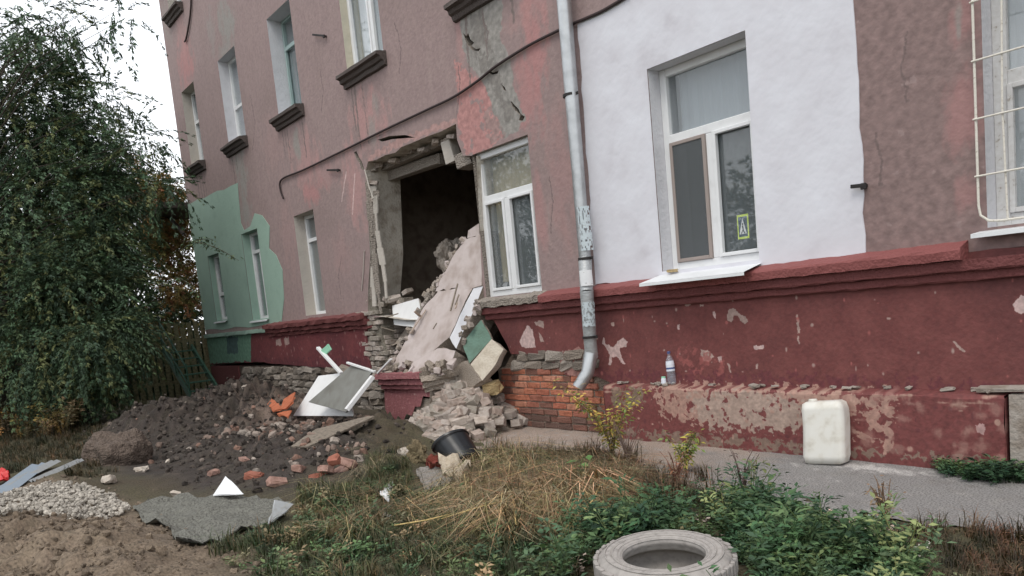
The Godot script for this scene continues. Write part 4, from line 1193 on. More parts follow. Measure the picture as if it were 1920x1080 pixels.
func room_rubble() -> void:
	var t := thing("room_rubble", "dim heap of rubble lying inside the dark collapsed room", "rubble heap")
	var hf := func(x: float, z: float) -> float: return 0.93 + 1.0 * bump(x, z, -4.5, -0.9, 0.9, 0.7) + 0.75 * bump(x, z, -6.0, -0.8, 0.6, 0.6) + 0.05 * hn2.get_noise_2d(x * 20, z * 20)
	part("debris", grid(-7.3, -3.8, -4.0, -0.1, 0.1, hf, func(_x, _z): return Color(1, 1, 1), func(_x, _z): return true), mats.rubble_edge, t)
	var b := MB.new()
	b.box(at(Vector3.ZERO), Vector3(0.25, 0.09, 0.125), 0.008); b.roughen(0.008, 61)
	var m := b.mesh()
	for k in 70:
		var x := rr(-6.6, -3.9); var z := rr(-1.7, -0.25)
		part("brick", m, mats["pale_brick_%d" % (rng.randi() % 5)], t, at(Vector3(x, hf.call(x, z) + 0.03, z), rr(-0.6, 0.6), rr(0, 6), rr(-0.6, 0.6), rr(0.5, 1.0)))
	var l := thing("insulation_bundle", "grey bundle of insulation slumped in the dark room", "bundle")
	part("bundle", lump(Vector3(0.45, 0.5, 0.4), 0.15, 0.06, 12), mats.cement, l, at(W(845, 482, -1.1), 0.2, 0.4, 0.3))

func bricks_heap() -> void:
	var heap := func(x: float, z: float) -> float:
		return 0.42 * bump(x, z, -4.0, 0.2, 0.6, 0.4) + 0.34 * bump(x, z, -3.6, 0.45, 0.55, 0.5) + 0.2 * bump(x, z, -3.35, 0.8, 0.4, 0.35)
	var t := thing("brick_heap", "heap of loose pale grey bricks spilled out below the hole", "brick heap")
	var m := grid(-5.6, -2.3, -0.5, 1.5, 0.08, func(x, z): return heap.call(x, z) - 0.14 + 0.02 * hn2.get_noise_2d(x * 30, z * 30), func(_x, _z): return Color(1, 1, 1), func(_x, _z): return true)
	part("mortar_rubble", m, mats.rubble_edge, t)
	var kinds := []
	for k in 10:
		var b := MB.new()
		var cut := [1.0, 1.0, 0.75, 0.5, 1.0, 0.6, 0.9, 0.4, 1.0, 0.7][k] as float
		b.box(at(Vector3.ZERO), Vector3(0.26 * cut, 0.092, 0.128), 0.006); b.roughen(0.002 + 0.003 * (k % 3), k + 500)
		kinds.append(b.mesh())
	for k in 190:
		var x := rr(-4.5, -2.6); var z := rr(0.02, 1.25)
		var y: float = heap.call(x, z)
		if y < 0.07 and rng.randf() < 0.92: continue
		var e := Vector3(rr(-0.45, 0.45), rr(0, TAU), rr(-0.45, 0.45))
		part("brick", kinds[rng.randi() % 10], mats["pale_brick_%d" % (rng.randi() % 5)], t, at(Vector3(x, y + rr(0.0, 0.06), z), e.x, e.y, e.z))
	for k in 60:       # bigger showing lumps at the skin of the heap
		var x := rr(-4.5, -3.1); var z := rr(0.3, 1.15)
		if heap.call(x, z) < 0.08: continue
		part("brick", kinds[rng.randi() % 10], mats["pale_brick_%d" % (rng.randi() % 5)], t, at(Vector3(x, heap.call(x, z) + 0.045, z), rr(-0.5, 0.5), rr(0, TAU), rr(-0.5, 0.5)))
	var s := thing("stone_block", "yellowish stone lump on top of the loose bricks", "stone")
	var b := MB.new()
	b.box(at(W(922, 728, 0.3), 0.2, 0.4, 0.1), Vector3(0.22, 0.14, 0.18), 0.03); b.roughen(0.025, 71)
	part("lump", b, mats.sandstone, s)

func loose(called: String, label: String, category: String, group: String, px: float, py: float, lift: float, size: Vector3, m: Material, turn: Vector3, bev := 0.01, amp := 0.006) -> void:
	var p := G(px, py, 0.1)
	for i in 5: p = G(px, py, H(p.x, p.z) + lift)
	var b := MB.new()
	b.box(at(Vector3.ZERO), size, bev); b.roughen(amp, int(px))
	var o := part(called, b, m, self, at(p, turn.x, turn.y, turn.z))
	tag(o, label, category, group)

func debris() -> void:
	# boards and panels thrown beside the slab
	var wp := thing("white_board", "flat white panel propped on the soil behind the grey panel", "board")
	slab(wp, "edge", ptz([553, 781, 1.55, 594, 703, 1.2, 645, 701, 1.1, 660, 778, 1.5]), 0.035, mats.white_paint, mats.worn_white, 21, 0.0, "face")
	var gp := thing("grey_panel", "grey glazed panel with dark rim leaning on the white panel", "panel")
	slab(gp, "rim", ptz([581, 755, 1.66, 655, 684, 1.3, 703, 694, 1.22, 646, 771, 1.64]), 0.03, mats.grey_panel, mats.dark_rim, 22, 0.0, "face")
	for q in [[650, 769, 1.7, 699, 706, 1.3, 0.075, "thick white window bar lying along the grey panel's edge"], [651, 680, 1.32, 703, 697, 1.24, 0.04, "thin white bar lying across the top of the grey panel"], [708, 700, 0.75, 734, 673, 0.7, 0.035, "thin white stick standing by the foot of the slab"], [640, 700, 1.25, 596, 652, 1.25, 0.055, "white timber with green painted end sticking up from the debris"]]:
		var t := thing("white_bar", q[7], "bar")
		var b := MB.new()
		b.bar(W(q[0], q[1], q[2]), W(q[3], q[4], q[5]), q[6], q[6] * 0.7, Vector3.UP, 0.004)
		part("bar", b, mats.white_paint, t)
		if q[6] == 0.055:
			var g := MB.new()
			g.box(at(W(612, 656, 1.22), 0.1, 0.3, 0.5), Vector3(0.17, 0.1, 0.04), 0.006); g.roughen(0.008, 3)
			part("green_end", g, mats.mint, t)
	var pl := thing("plank", "weathered grey board lying across the soil heap", "plank")
	var pp := ptz([547, 848, 2.75, 592, 806, 2.2, 692, 785, 1.6, 703, 789, 1.6, 578, 851, 2.7])
	for i in 5: pp[i].y = maxf(pp[i].y, H(pp[i].x, pp[i].z) + 0.07)
	slab(pl, "edge", pp, 0.03, mats.old_wood, mats.old_wood, 19, 0.004, "board")
	var p2 := thing("plank", "narrow light board on the rubble above the grey plank", "plank")
	var pb2 := MB.new()
	pb2.bar(W(628, 790, 1.35), W(722, 779, 1.05), 0.05, 0.03, Vector3.UP, 0.004)
	part("board", pb2, mats.pale_wood, p2)
	# bent roofing iron at the left
	for q in [[-30, 950, 75, 872, 0.1, "blue grey metal sheet lying uppermost on the grass by the gravel"], [-20, 930, 105, 866, 0.06, "narrow light grey metal strip lying behind the blue grey sheet"], [60, 905, 152, 864, 0.04, "short pale metal strip poking out past the other sheets"]]:
		var t := thing("metal_sheet", q[5], "metal sheet")
		var a := G(q[0], q[1], 0.16); var e := G(q[2], q[3], 0.2)
		var d := (e - a).normalized(); var s := Vector3.UP.cross(d).normalized()
		var b := MB.new()
		var w: float = q[4]
		for k in 2:        # folded profile
			var o0 := s * w * (k - 1); var o1 := s * w * (k - 0.2); var o2 := s * w * k
			b.quad(a + o0, e + o0, e + o1 + Vector3(0, 0.03, 0), a + o1 + Vector3(0, 0.03, 0)); b.quad(a + o1 + Vector3(0, 0.03, 0), e + o1 + Vector3(0, 0.03, 0), e + o2, a + o2)
		part("sheet", b, mats.sheet_blue if w > 0.08 else mats.sheet_grey, t)
	crumpled("roofing_felt", "crumpled grey roofing felt spread on the ground by the white gravel", "roofing felt", [248, 945, 290, 933, 340, 928, 420, 926, 500, 930, 548, 938, 520, 975, 470, 985, 425, 1002, 380, 1020, 330, 1012, 318, 985, 270, 978], 0.04, 0.028, mats.felt, 31)
	var ms := thing("metal_scrap", "bent light grey sheet corner at the end of the roofing felt", "scrap")
	slab(ms, "edge", [G(505, 978, 0.1), G(514, 942, 0.16), G(553, 940, 0.14), G(536, 962, 0.08)], 0.01, mats.sheet_grey, mats.sheet_grey, 42, 0.006, "sheet")
	var paper := thing("white_sheet", "bright white folded sheet standing on the edge of the roofing felt", "sheet")
	slab(paper, "edge", [G(398, 926, 0.12), G(424, 895, 0.2), G(438, 905, 0.19), G(457, 928, 0.12)], 0.012, mats.paper_white, mats.paper_white, 41, 0.004, "face")
	crumpled("white_scrap", "small crumpled white scrap lying in the grass", "scrap", [713, 930, 722, 903, 736, 900, 738, 915, 728, 932], 0.06, 0.03, mats.paper_white, 33)
	crumpled("white_scrap", "little white scrap lying in the grass below the crumpled one", "scrap", [712, 970, 722, 960, 738, 964, 730, 974], 0.04, 0.02, mats.paper_white, 34)
	crumpled("red_scrap", "bright red plastic scrap beside the metal sheets", "scrap", [-20, 905, 2, 882, 18, 884, 14, 900], 0.1, 0.05, mats.red_plastic, 35)
	# orange cloth on the soil
	var oc := thing("orange_rag", "orange rag thrown on the soil behind the white panel", "rag")
	for q in [[[500, 756, 1.75, 510, 748, 1.6, 522, 757, 1.7, 526, 764, 1.8, 514, 772, 1.85], 51], [[524, 768, 1.8, 532, 748, 1.6, 543, 740, 1.55, 554, 736, 1.5, 547, 752, 1.7, 536, 766, 1.8], 52], [[520, 776, 1.85, 532, 770, 1.8, 546, 770, 1.75, 540, 780, 1.85], 53]]:
		slab(oc, "fold", ptz(q[0]), 0.03, mats.orange_cloth, mats.orange_cloth, q[1], 0.015, "cloth")
	# black bucket and what was emptied beside it
	var bk := thing("black_bucket", "black plastic bucket lying tipped in the grass below the bricks", "bucket")
	var bb := MB.new()
	var bt := Transform3D(Basis.from_euler(Vector3(-0.35, 0.3, 0.75)).scaled(Vector3(0.95, 0.8, 0.95)), G(874, 874, 0.06) + Vector3(0, 0.03, 0))
	bb.lathe(bt, PackedVector2Array([Vector2(0.001, 0.0), Vector2(0.165, 0.0), Vector2(0.18, 0.02), Vector2(0.19, 0.2), Vector2(0.2, 0.33), Vector2(0.215, 0.335), Vector2(0.215, 0.36), Vector2(0.2, 0.365), Vector2(0.19, 0.33), Vector2(0.175, 0.03), Vector2(0.001, 0.02)]), 28)
	part("shell", bb, mats.black_plastic, bk)
	var hd := MB.new()
	var hp := PackedVector3Array()
	for i in 11: hp.append(bt * Vector3(cos(PI * i / 10.0) * 0.21, 0.34 - 0.02 * sin(PI * i / 10.0), sin(PI * i / 10.0) * 0.22))
	hd.tube(hp, PackedFloat32Array([0.004]), 6)
	part("handle", hd, mats.black_iron, bk)
	crumpled("rag", "dirty white rag heaped in front of the black bucket", "rag", [818, 862, 832, 848, 850, 852, 884, 878, 880, 888, 850, 885, 830, 882], 0.1, 0.1, mats.cloth_white, 61)
	crumpled("rag", "dark red rag tucked under the white one", "rag", [798, 868, 812, 850, 826, 860, 832, 876, 812, 880], 0.09, 0.06, mats.cloth_red, 62)
	crumpled("slate_sheet", "broken piece of wavy grey slate in front of the rags", "slate", [780, 885, 800, 872, 846, 884, 852, 892, 830, 908, 800, 914], 0.06, 0.03, mats.slate, 63)
	var sk := lump(Vector3(0.16, 0.3, 0.14), 0.06, 0.045, 64)
	tag(part("net_sack", sk, mats.sack, self, at(G(789, 878, 0.0) + Vector3(0, 0.13, 0), 0.1, 0.3, 0.16)), "limp yellowish net sack slumped beside the bucket", "sack")
	# scattered bricks and stones: each a thing of its own
	var bl := "single pinkish brick lying apart on the dark soil near the white sheet"
	for q in [[652, 868, 0.4], [640, 884, 1.2], [612, 880, 0.2], [598, 893, 2.0], [400, 887, 0.1], [476, 893, 0.6], [520, 905, 1.4], [560, 880, 2.4], [628, 862, 0.9], [458, 865, 0.3]]:
		var tight: bool = q[0] > 595 and q[0] < 660
		loose("loose_brick", "pinkish brick in the tight cluster of bricks where the grass begins" if tight else bl, "brick", "clustered bricks where the grass begins" if tight else "loose bricks on the dark soil", q[0], q[1], 0.005, Vector3(rr(0.11, 0.2), 0.075, 0.11), mats.brick_2 if rng.randf() < 0.2 else mats.pink_brick, Vector3(rr(-0.4, 0.4), q[2], rr(-0.4, 0.4)), 0.016, 0.014)
	for q in [[265, 880, 0.1], [205, 900, 0.11], [315, 865, 0.07], [760, 850, 0.12], [330, 925, 0.07]]:
		loose("white_stone", "chalky white stone lying in the grass beside the black bucket" if q[0] > 700 else "chalky white stone lying on the dark soil heap", "stone", "" if q[0] > 700 else "white stones on the soil heap", q[0], q[1], 0.03, Vector3(q[2] * 1.5, q[2] * 0.7, q[2]), mats.chalk, Vector3(rr(-0.3, 0.3), rr(0, 6), rr(-0.3, 0.3)), 0.02, 0.012)
	var cp := G(218, 838, 0.25)
	tag(part("soil_clod", lump(Vector3(0.75, 0.6, 0.65), 0.26, 0.06, 77), mats.clod, self, at(Vector3(cp.x, H(cp.x, cp.z) + 0.1, cp.z), 0.1, 0.5, 0.1)), "big rounded clod of grey earth at the end of the soil heap", "clod")
	# rubble too small to count
	var rt := []; var rc := []
	var stone := MB.new()
	stone.box(at(Vector3.ZERO), Vector3(1, 0.7, 0.8), 0.18); stone.roughen(0.12, 6)
	for k in 9000:
		var x := rr(-11.5, -2.6); var z := rr(0.5, 3.9)
		var near := maxf(bump(x, z, -5.4, 1.9, 1.1, 0.7), 0.8 * bump(x, z, -3.4, 2.6, 0.8, 0.4))
		var w := near * 0.9 + bump(x, z, -8.6, 1.8, 2.4, 1.1) * 0.9 + bump(x, z, -9.4, 2.9, 1.4, 0.5) * 0.6 + bump(x, z, -5.4, 3.1, 2.4, 0.8) * 0.6 + 0.05
		if rng.randf() > w: continue
		var pale := rng.randf() < 0.04 + near * 0.55
		var s := 0.015 + 0.1 * pow(rng.randf(), 3.4) if pale else 0.012 + 0.07 * pow(rng.randf(), 5.0)
		rt.append(Transform3D(Basis.from_euler(Vector3(rr(0, 6), rr(0, 6), rr(0, 6))).scaled(Vector3.ONE * s), Vector3(x, H(x, z) + s * 0.2, z)))
		rc.append(([Color(0.32, 0.26, 0.22), Color(0.27, 0.16, 0.12), Color(0.42, 0.36, 0.31), Color(0.3, 0.22, 0.18)][rng.randi() % 4] if pale else [Color(0.065, 0.051, 0.042), Color(0.05, 0.04, 0.033), Color(0.1, 0.08, 0.066)][rng.randi() % 3]) as Color * rr(0.7, 1.2))
	tag(multi("rubble", stone.mesh(), rt, rc, mats.tinted, self), "small stones, mortar and brick bits strewn over the soil heap", "rubble", "", "stuff")
	rt = []; rc = []
	for k in 15000:
		var x := rr(-8.5, -2.6); var z := rr(4.2, 6.0)
		var q := to_px(Vector3(x, H(x, z), z))
		if not Geometry2D.is_point_in_polygon(q, PackedVector2Array([Vector2(-200, 960), Vector2(-20, 940), Vector2(40, 925), Vector2(100, 908), Vector2(160, 916), Vector2(215, 935), Vector2(245, 955), Vector2(225, 972), Vector2(160, 980), Vector2(100, 975), Vector2(40, 965), Vector2(-200, 1010)])): continue
		var s := rr(0.014, 0.042)
		rt.append(Transform3D(Basis.from_euler(Vector3(rr(0, 6), rr(0, 6), rr(0, 6))).scaled(Vector3.ONE * s), Vector3(x, H(x, z) + rr(0, 0.05), z)))
		rc.append(Color(0.58, 0.53, 0.46) * rr(0.65, 1.15))
	tag(multi("gravel", stone.mesh(), rt, rc, mats.tinted, self), "pile of whitish crushed stone at the edge of the dug soil", "gravel", "", "stuff")
	rt = []; rc = []
	for k in 9000:
		var x := rr(-5.5, 1.5); var z := rr(4.4, 6.6)
		var b := bump(x, z, -1.6, 5.6, 2.8, 1.0)
		if rng.randf() > b: continue
		var s := 0.01 + 0.05 * pow(rng.randf(), 4.0)
		rt.append(Transform3D(Basis.from_euler(Vector3(rr(0, 6), rr(0, 6), rr(0, 6))).scaled(Vector3.ONE * s), Vector3(x, H(x, z), z)))
		rc.append(Color(0.23, 0.175, 0.125) * rr(0.6, 1.15))
	tag(multi("soil_crumbs", stone.mesh(), rt, rc, mats.tinted, self), "brown crumbs of dug earth in the foreground", "soil", "", "stuff")

func to_px(p: Vector3) -> Vector2:
	var q := eye_basis.inverse() * (p - EYE)
	return Vector2(960.0 + FOC * q.x / -q.z, CYP - FOC * q.y / -q.z)

func lump(s: Vector3, r: float, amp: float, seed_: int) -> MB:
	var b := rounded_box(s, r, 14)
	var f := FastNoiseLite.new()
	f.seed = seed_; f.frequency = 1.6 / s.length(); f.fractal_octaves = 4
	for i in b.v.size(): b.v[i] += b.v[i].normalized() * amp * f.get_noise_3dv(b.v[i] * 2.0) * 2.0
	b.flat()
	return b

# cloth-like sheet lying on the ground: outline in pixels, laid on the terrain
func crumpled(called: String, label: String, category: String, l: Array, lift: float, amp: float, m: Material, seed_: int) -> void:
	var poly := PackedVector2Array()
	var c := Vector2.ZERO
	for i in range(0, l.size(), 2):
		var p := G(l[i], l[i + 1], 0.1)
		for k in 4: p = G(l[i], l[i + 1], H(p.x, p.z) + lift)
		poly.append(Vector2(p.x, p.z)); c += Vector2(p.x, p.z) / (l.size() / 2)
	poly = ragged(poly, 0.12, 0.01, seed_)
	var f := FastNoiseLite.new()
	f.seed = seed_; f.frequency = 3.2; f.fractal_octaves = 4
	var b := MB.new()
	var s := 0.05
	var lo := Vector2(1e9, 1e9); var hi := -lo
	for p in poly: lo = lo.min(p); hi = hi.max(p)
	s = clampf((hi - lo).length() / 32.0, 0.012, 0.07)
	var hf := func(p: Vector2) -> Vector3:
		return Vector3(p.x, H(p.x, p.y) + lift * 0.9 + amp * f.get_noise_2dv(p) * 2.0 + amp * 0.7 * f.get_noise_2dv(p * 2.7), p.y)
	var x := lo.x
	while x < hi.x:
		var z := lo.y
		while z < hi.y:
			for q in Geometry2D.intersect_polygons(PackedVector2Array([Vector2(x, z), Vector2(x + s, z), Vector2(x + s, z + s), Vector2(x, z + s)]), poly):
				var ix := Geometry2D.triangulate_polygon(q)
				for i in range(0, ix.size(), 3):
					var a: Vector3 = hf.call(q[ix[i]]); var d: Vector3 = hf.call(q[ix[i + 1]]); var e: Vector3 = hf.call(q[ix[i + 2]])
					var down := Vector3(0, -0.008, 0)
					if (d - a).cross(e - a).y < 0: var t2 := d; d = e; e = t2
					b.tri(a, d, e); b.tri(a + down, e + down, d + down)
			z += s
		x += s
	var o := part(called, b, m, self)
	tag(o, label, category)

# ---------------------------------------------------------------- small things by the wall
func wall_things() -> void:
	var c := thing("canister", "dirty white plastic canister leaning on the plinth", "canister", Vector3.ZERO)
	var a := W(1546, 868, 0.3)
	var b := rounded_box(Vector3(0.34, 0.52, 0.22), 0.055, 10)
	var tf := Transform3D(Basis.from_euler(Vector3(-0.1, 0.16, 0.06)), G(1538, 874, 0.0) + Vector3(0.0, 0.26, -0.12))
	for i in b.v.size():      # worn, slightly sagging sides
		var p := b.v[i]
		b.v[i].z += 0.012 * sin(p.x * 9.0 + 1.0) * cos(p.y * 7.0) - (0.014 if absf(p.x) < 0.1 and absf(p.y) < 0.17 and p.z > 0 else 0.0)
		b.v[i].x += 0.01 * sin(p.y * 8.0 + 0.6)
	part("body", b, mats.canister, c, tf)
	var nk := MB.new()
	nk.lathe(Transform3D(tf.basis, tf * Vector3(-0.09, 0.252, -0.02)), PackedVector2Array([Vector2(0.035, -0.01), Vector2(0.035, 0.02), Vector2(0.028, 0.026), Vector2(0.0, 0.027)]), 16)
	part("cap", nk, mats.canister, c)
	# bottle
	var bo := thing("plastic_bottle", "clear plastic bottle with a white label on the plinth ledge", "bottle")
	var bp := W(1260, 713, 0.07)
	bp.y = 0.603
	var bt := Transform3D(Basis.from_euler(Vector3(0.0, 0.0, 0.05)), bp)
	var g := MB.new()
	g.lathe(bt, PackedVector2Array([Vector2(0.001, 0.006), Vector2(0.036, 0.0), Vector2(0.043, 0.012), Vector2(0.043, 0.07), Vector2(0.041, 0.08), Vector2(0.043, 0.09), Vector2(0.043, 0.2), Vector2(0.036, 0.245), Vector2(0.018, 0.285), Vector2(0.014, 0.295), Vector2(0.014, 0.31)]), 24)
	part("body", g, mats.pet, bo)
	var wl := MB.new()
	wl.lathe(bt, PackedVector2Array([Vector2(0.0436, 0.13), Vector2(0.0436, 0.2), Vector2(0.039, 0.232)]), 24)
	part("label", wl, mats.label_white, bo)
	var l2 := MB.new()
	l2.lathe(bt, PackedVector2Array([Vector2(0.0439, 0.15), Vector2(0.0439, 0.168)]), 24)
	part("label_band", l2, mats.label_blue, bo)
	var cp := MB.new()
	cp.lathe(bt, PackedVector2Array([Vector2(0.017, 0.306), Vector2(0.017, 0.326), Vector2(0.014, 0.33), Vector2(0.0, 0.33)]), 16)
	part("cap", cp, mats.label_blue, bo)
	var ja := thing("small_jar", "small white lidded jar standing beside the plastic bottle", "jar")
	var jb := MB.new()
	var jt := Transform3D(Basis(), Vector3(bp.x - 0.09, 0.603, 0.09))
	jb.lathe(jt, PackedVector2Array([Vector2(0.0, 0.0), Vector2(0.026, 0.0), Vector2(0.028, 0.01), Vector2(0.026, 0.05), Vector2(0.02, 0.06)]), 16)
	part("body", jb, mats.label_white, ja)
	var jl := MB.new()
	jl.lathe(jt, PackedVector2Array([Vector2(0.022, 0.058), Vector2(0.022, 0.074), Vector2(0.0, 0.075)]), 16)
	part("lid", jl, mats.mint, ja)
	# a crust of bread or cloth left on the white sill
	var sc := MB.new()
	sc.box(at(W(1262, 508, 0.02) + Vector3(0, 0.0, 0), 0.15, 0.5, 0.0), Vector3(0.11, 0.025, 0.07), 0.008); sc.roughen(0.008, 2)
	tag(part("sponge", sc, mats.sandstone, self), "small yellowish sponge lying on the white metal sill", "sponge")
	# tyre
	var t := thing("tyre", "worn grey lorry tyre lying flat in the leafy weeds", "tyre")
	var l := G(1120, 1040, 0.2); var r := G(1378, 1046, 0.2)
	var rad := l.distance_to(r) / 2.0
	var tc := (l + r) / 2.0
	var ty := -0.035
	var tt := Transform3D(Basis.from_euler(Vector3(0.03, 0, -0.02)), Vector3(tc.x, ty, tc.z))
	var k := rad / 0.45
	var pr := PackedVector2Array()
	for q in [[0.275, 0.02], [0.28, 0.0], [0.33, -0.005], [0.4, 0.01], [0.435, 0.035], [0.447, 0.06], [0.45, 0.15], [0.447, 0.21], [0.435, 0.238], [0.405, 0.258], [0.375, 0.268], [0.35, 0.27], [0.347, 0.265], [0.32, 0.266], [0.295, 0.26], [0.29, 0.264], [0.28, 0.258], [0.275, 0.246], [0.27, 0.236], [0.27, 0.226], [0.278, 0.216], [0.287, 0.2], [0.29, 0.19], [0.3, 0.18], [0.35, 0.165], [0.385, 0.14], [0.385, 0.09], [0.35, 0.055], [0.29, 0.04], [0.275, 0.02]]:
		pr.append(Vector2(q[0] * k, q[1]))
	var tb := MB.new()
	smooth_lathe(tb, tt, pr, 72)
	part("carcass", tb, mats.rubber, t)
	for j in 54:
		var an := TAU * j / 54.0
		for yy in [[0.055, 0.035], [0.2, 0.045]]:
			var lug := MB.new()
			var p := Vector3(cos(an) * 0.449 * k, yy[0] + (0.006 if j % 2 else 0.0), sin(an) * 0.449 * k)
			lug.box(tt * Transform3D(Basis(Vector3.UP, -an + 0.15), p), Vector3(0.022, yy[1] * 1.9, 0.036), 0.004)
			part("tread_block", lug, mats.rubber, t)
	for j in 4:
		var rg := MB.new()
		var y: float = [0.2685, 0.267, 0.263, 0.25][j]; var q: float = [0.385, 0.335, 0.305, 0.275][j] * k
		var pth := PackedVector3Array()
		for i in 73: pth.append(tt * Vector3(cos(TAU * i / 72.0) * q, y, sin(TAU * i / 72.0) * q))
		rg.tube(pth, PackedFloat32Array([0.0035]), 6, false)
		part("sidewall_rib", rg, mats.rubber, t)

func smooth_lathe(b: MB, t: Transform3D, prof: PackedVector2Array, sides: int) -> void:
	var ns := []
	for i in prof.size():
		var d := (prof[mini(i + 1, prof.size() - 1)] - prof[maxi(i - 1, 0)]).normalized()
		ns.append(Vector2(d.y, -d.x))
	for i in prof.size() - 1:
		for k in sides:
			var q := []; var nn := []
			for o in [[i, k], [i + 1, k], [i + 1, k + 1], [i, k + 1]]:
				var a: float = TAU * o[1] / sides
				var e := Vector3(cos(a), 0, sin(a))
				q.append(t * (e * prof[o[0]].x + Vector3(0, prof[o[0]].y, 0))); nn.append((t.basis * (e * ns[o[0]].x + Vector3(0, ns[o[0]].y, 0))).normalized())
			b.tri_n(q[0], q[1], q[2], nn[0], nn[1], nn[2]); b.tri_n(q[0], q[2], q[3], nn[0], nn[2], nn[3])

func far_corner() -> void:
	var t := thing("metal_stairs", "green metal steps rising to the far corner of the house", "stairs")
	var p0 := Vector3(-12.75, 0.05, 0.0); var p1 := Vector3(-14.6, 1.3, 0.0)
	for z in [0.5, 1.15]:
		var b := MB.new()
		b.bar(p0 + Vector3(0, 0.05, z), p1 + Vector3(0, 0.05, z), 0.05, 0.14, Vector3.UP, 0.004)
		part("stringer", b, mats.stair_green, t)
	for i in 7:
		var p := p0.lerp(p1, (i + 0.5) / 7.0)
		var b := MB.new()
		b.box(at(p + Vector3(0, 0.05, 0.825)), Vector3(0.24, 0.03, 0.6), 0.004)
		part("tread", b, mats.stair_green, t)
	for i in 2:
		var b := MB.new()
		var z := 1.18
		b.tube(PackedVector3Array([p0 + Vector3(-0.1, 0.45 + i * 0.4, z), p1 + Vector3(-0.1, 0.45 + i * 0.4, z)]), PackedFloat32Array([0.02]), 8)
		part("handrail", b, mats.stair_green, t)
	for i in 3:
		var p := p0.lerp(p1, 0.06 + i * 0.44)
		var b := MB.new()
		b.tube(PackedVector3Array([p + Vector3(0, 0.05, 1.18), p + Vector3(0, 0.88, 1.18)]), PackedFloat32Array([0.018]), 8)
		part("post", b, mats.stair_green, t)
	var f := thing("picket_fence", "greenish weathered picket fence at the end of the house", "fence")
	for i in 16:
		var b := MB.new()
		b.box(at(Vector3(-15.3, 1.0, 2.2 - i * 0.16), 0, 0, rr(-0.02, 0.02)), Vector3(0.025, 1.9 + rr(-0.08, 0.08), 0.11), 0.004)
		part("picket", b, mats.fence_wood, f)
	for y in [0.5, 1.5]:
		var b := MB.new()
		b.box(at(Vector3(-15.35, y, 1.0)), Vector3(0.05, 0.07, 2.7))
		part("rail", b, mats.fence_wood, f)
	var c := thing("porch_canopy", "dark flat canopy jutting out past the far corner", "canopy")
	var b := MB.new()
	b.box(at(Vector3(-15.6, 4.75, -0.2), 0, 0, 0.06), Vector3(1.3, 0.14, 1.6), 0.01)
	part("deck", b, mats.dark_wood, c)
	var br := MB.new()
	br.bar(Vector3(-14.95, 4.1, 0.2), Vector3(-16.0, 4.7, 0.2), 0.06, 0.06)
	part("brace", br, mats.dark_wood, c)

# ---------------------------------------------------------------- vegetation
func leaf(b: MB, p: Vector3, d: Vector3, up: Vector3, l: float, w: float) -> void:
	var s := d.cross(up).normalized() * w * 0.5
	var m := p + d * l * 0.45 + up * l * 0.06
	var e := p + d * l - up * l * 0.08
	var n := up.normalized()
	var n1 := (n - s.normalized() * 0.3).normalized(); var n2 := (n + s.normalized() * 0.3).normalized()
	b.tri_n(p, m + s, m, n1, n1, n); b.tri_n(m, m + s, e, n, n1, n1); b.tri_n(p, m, m - s, n, n, n2); b.tri_n(m, e, m - s, n, n2, n2)

func blade(b: MB, p: Vector3, dir: Vector3, h: float, w: float, bend: float) -> void:
	var s := dir.cross(Vector3.UP).normalized() * w * 0.5
	var m := p + Vector3.UP * h * 0.6 + dir * bend * h * 0.3
	var e := p + Vector3.UP * h * (1.0 - bend * 0.35) + dir * bend * h
	var n := (dir + Vector3.UP * 0.8).normalized()
	b.tri_n(p - s, p + s, m + s * 0.8, n, n, n); b.tri_n(p - s, m + s * 0.8, m - s * 0.8, n, n, n); b.tri_n(m - s * 0.8, m + s * 0.8, e, n, n, n)

func rdir(flat := 1.0) -> Vector3:
	var a := rr(0, TAU)
	return Vector3(cos(a), rr(-1, 1) * (1.0 - flat), sin(a)).normalized()

func spray_mesh(n: int, len: float, leaf_l: float, leaf_w: float, droop: float) -> ArrayMesh:     # a twig with leaves, growing along +x
	var b := MB.new()
	b.col = Color(0.35, 0.3, 0.25)
	var path := PackedVector3Array()
	for i in 6:
		var t := i / 5.0
		path.append(Vector3(t * len, -droop * t * t * len, sin(t * 4.0) * 0.03 * len))
	b.tube(path, PackedFloat32Array([0.008, 0.006, 0.005, 0.004, 0.003, 0.002]), 3, false)
	for i in n:
		var t := pow(rng.randf(), 0.8)
		var k := t * 4.999
		var p := path[int(k)].lerp(path[int(k) + 1], k - int(k))
		var d := (Vector3(0.6, rr(-0.7, 0.35) - droop * 0.4, rr(-1, 1))).normalized()
		b.col = Color(1, 1, 1) * rr(0.55, 1.35)
		var up := (Vector3.UP + rdir(0.0) * 0.7).normalized()
		leaf(b, p + rdir(0.0) * 0.03, d, (up - d * up.dot(d)).normalized(), leaf_l * rr(0.7, 1.3), leaf_w * rr(0.7, 1.2))
	return b.mesh()

func D(px: float, py: float, depth: float) -> Vector3:
	return EYE + ray(px, py) * depth

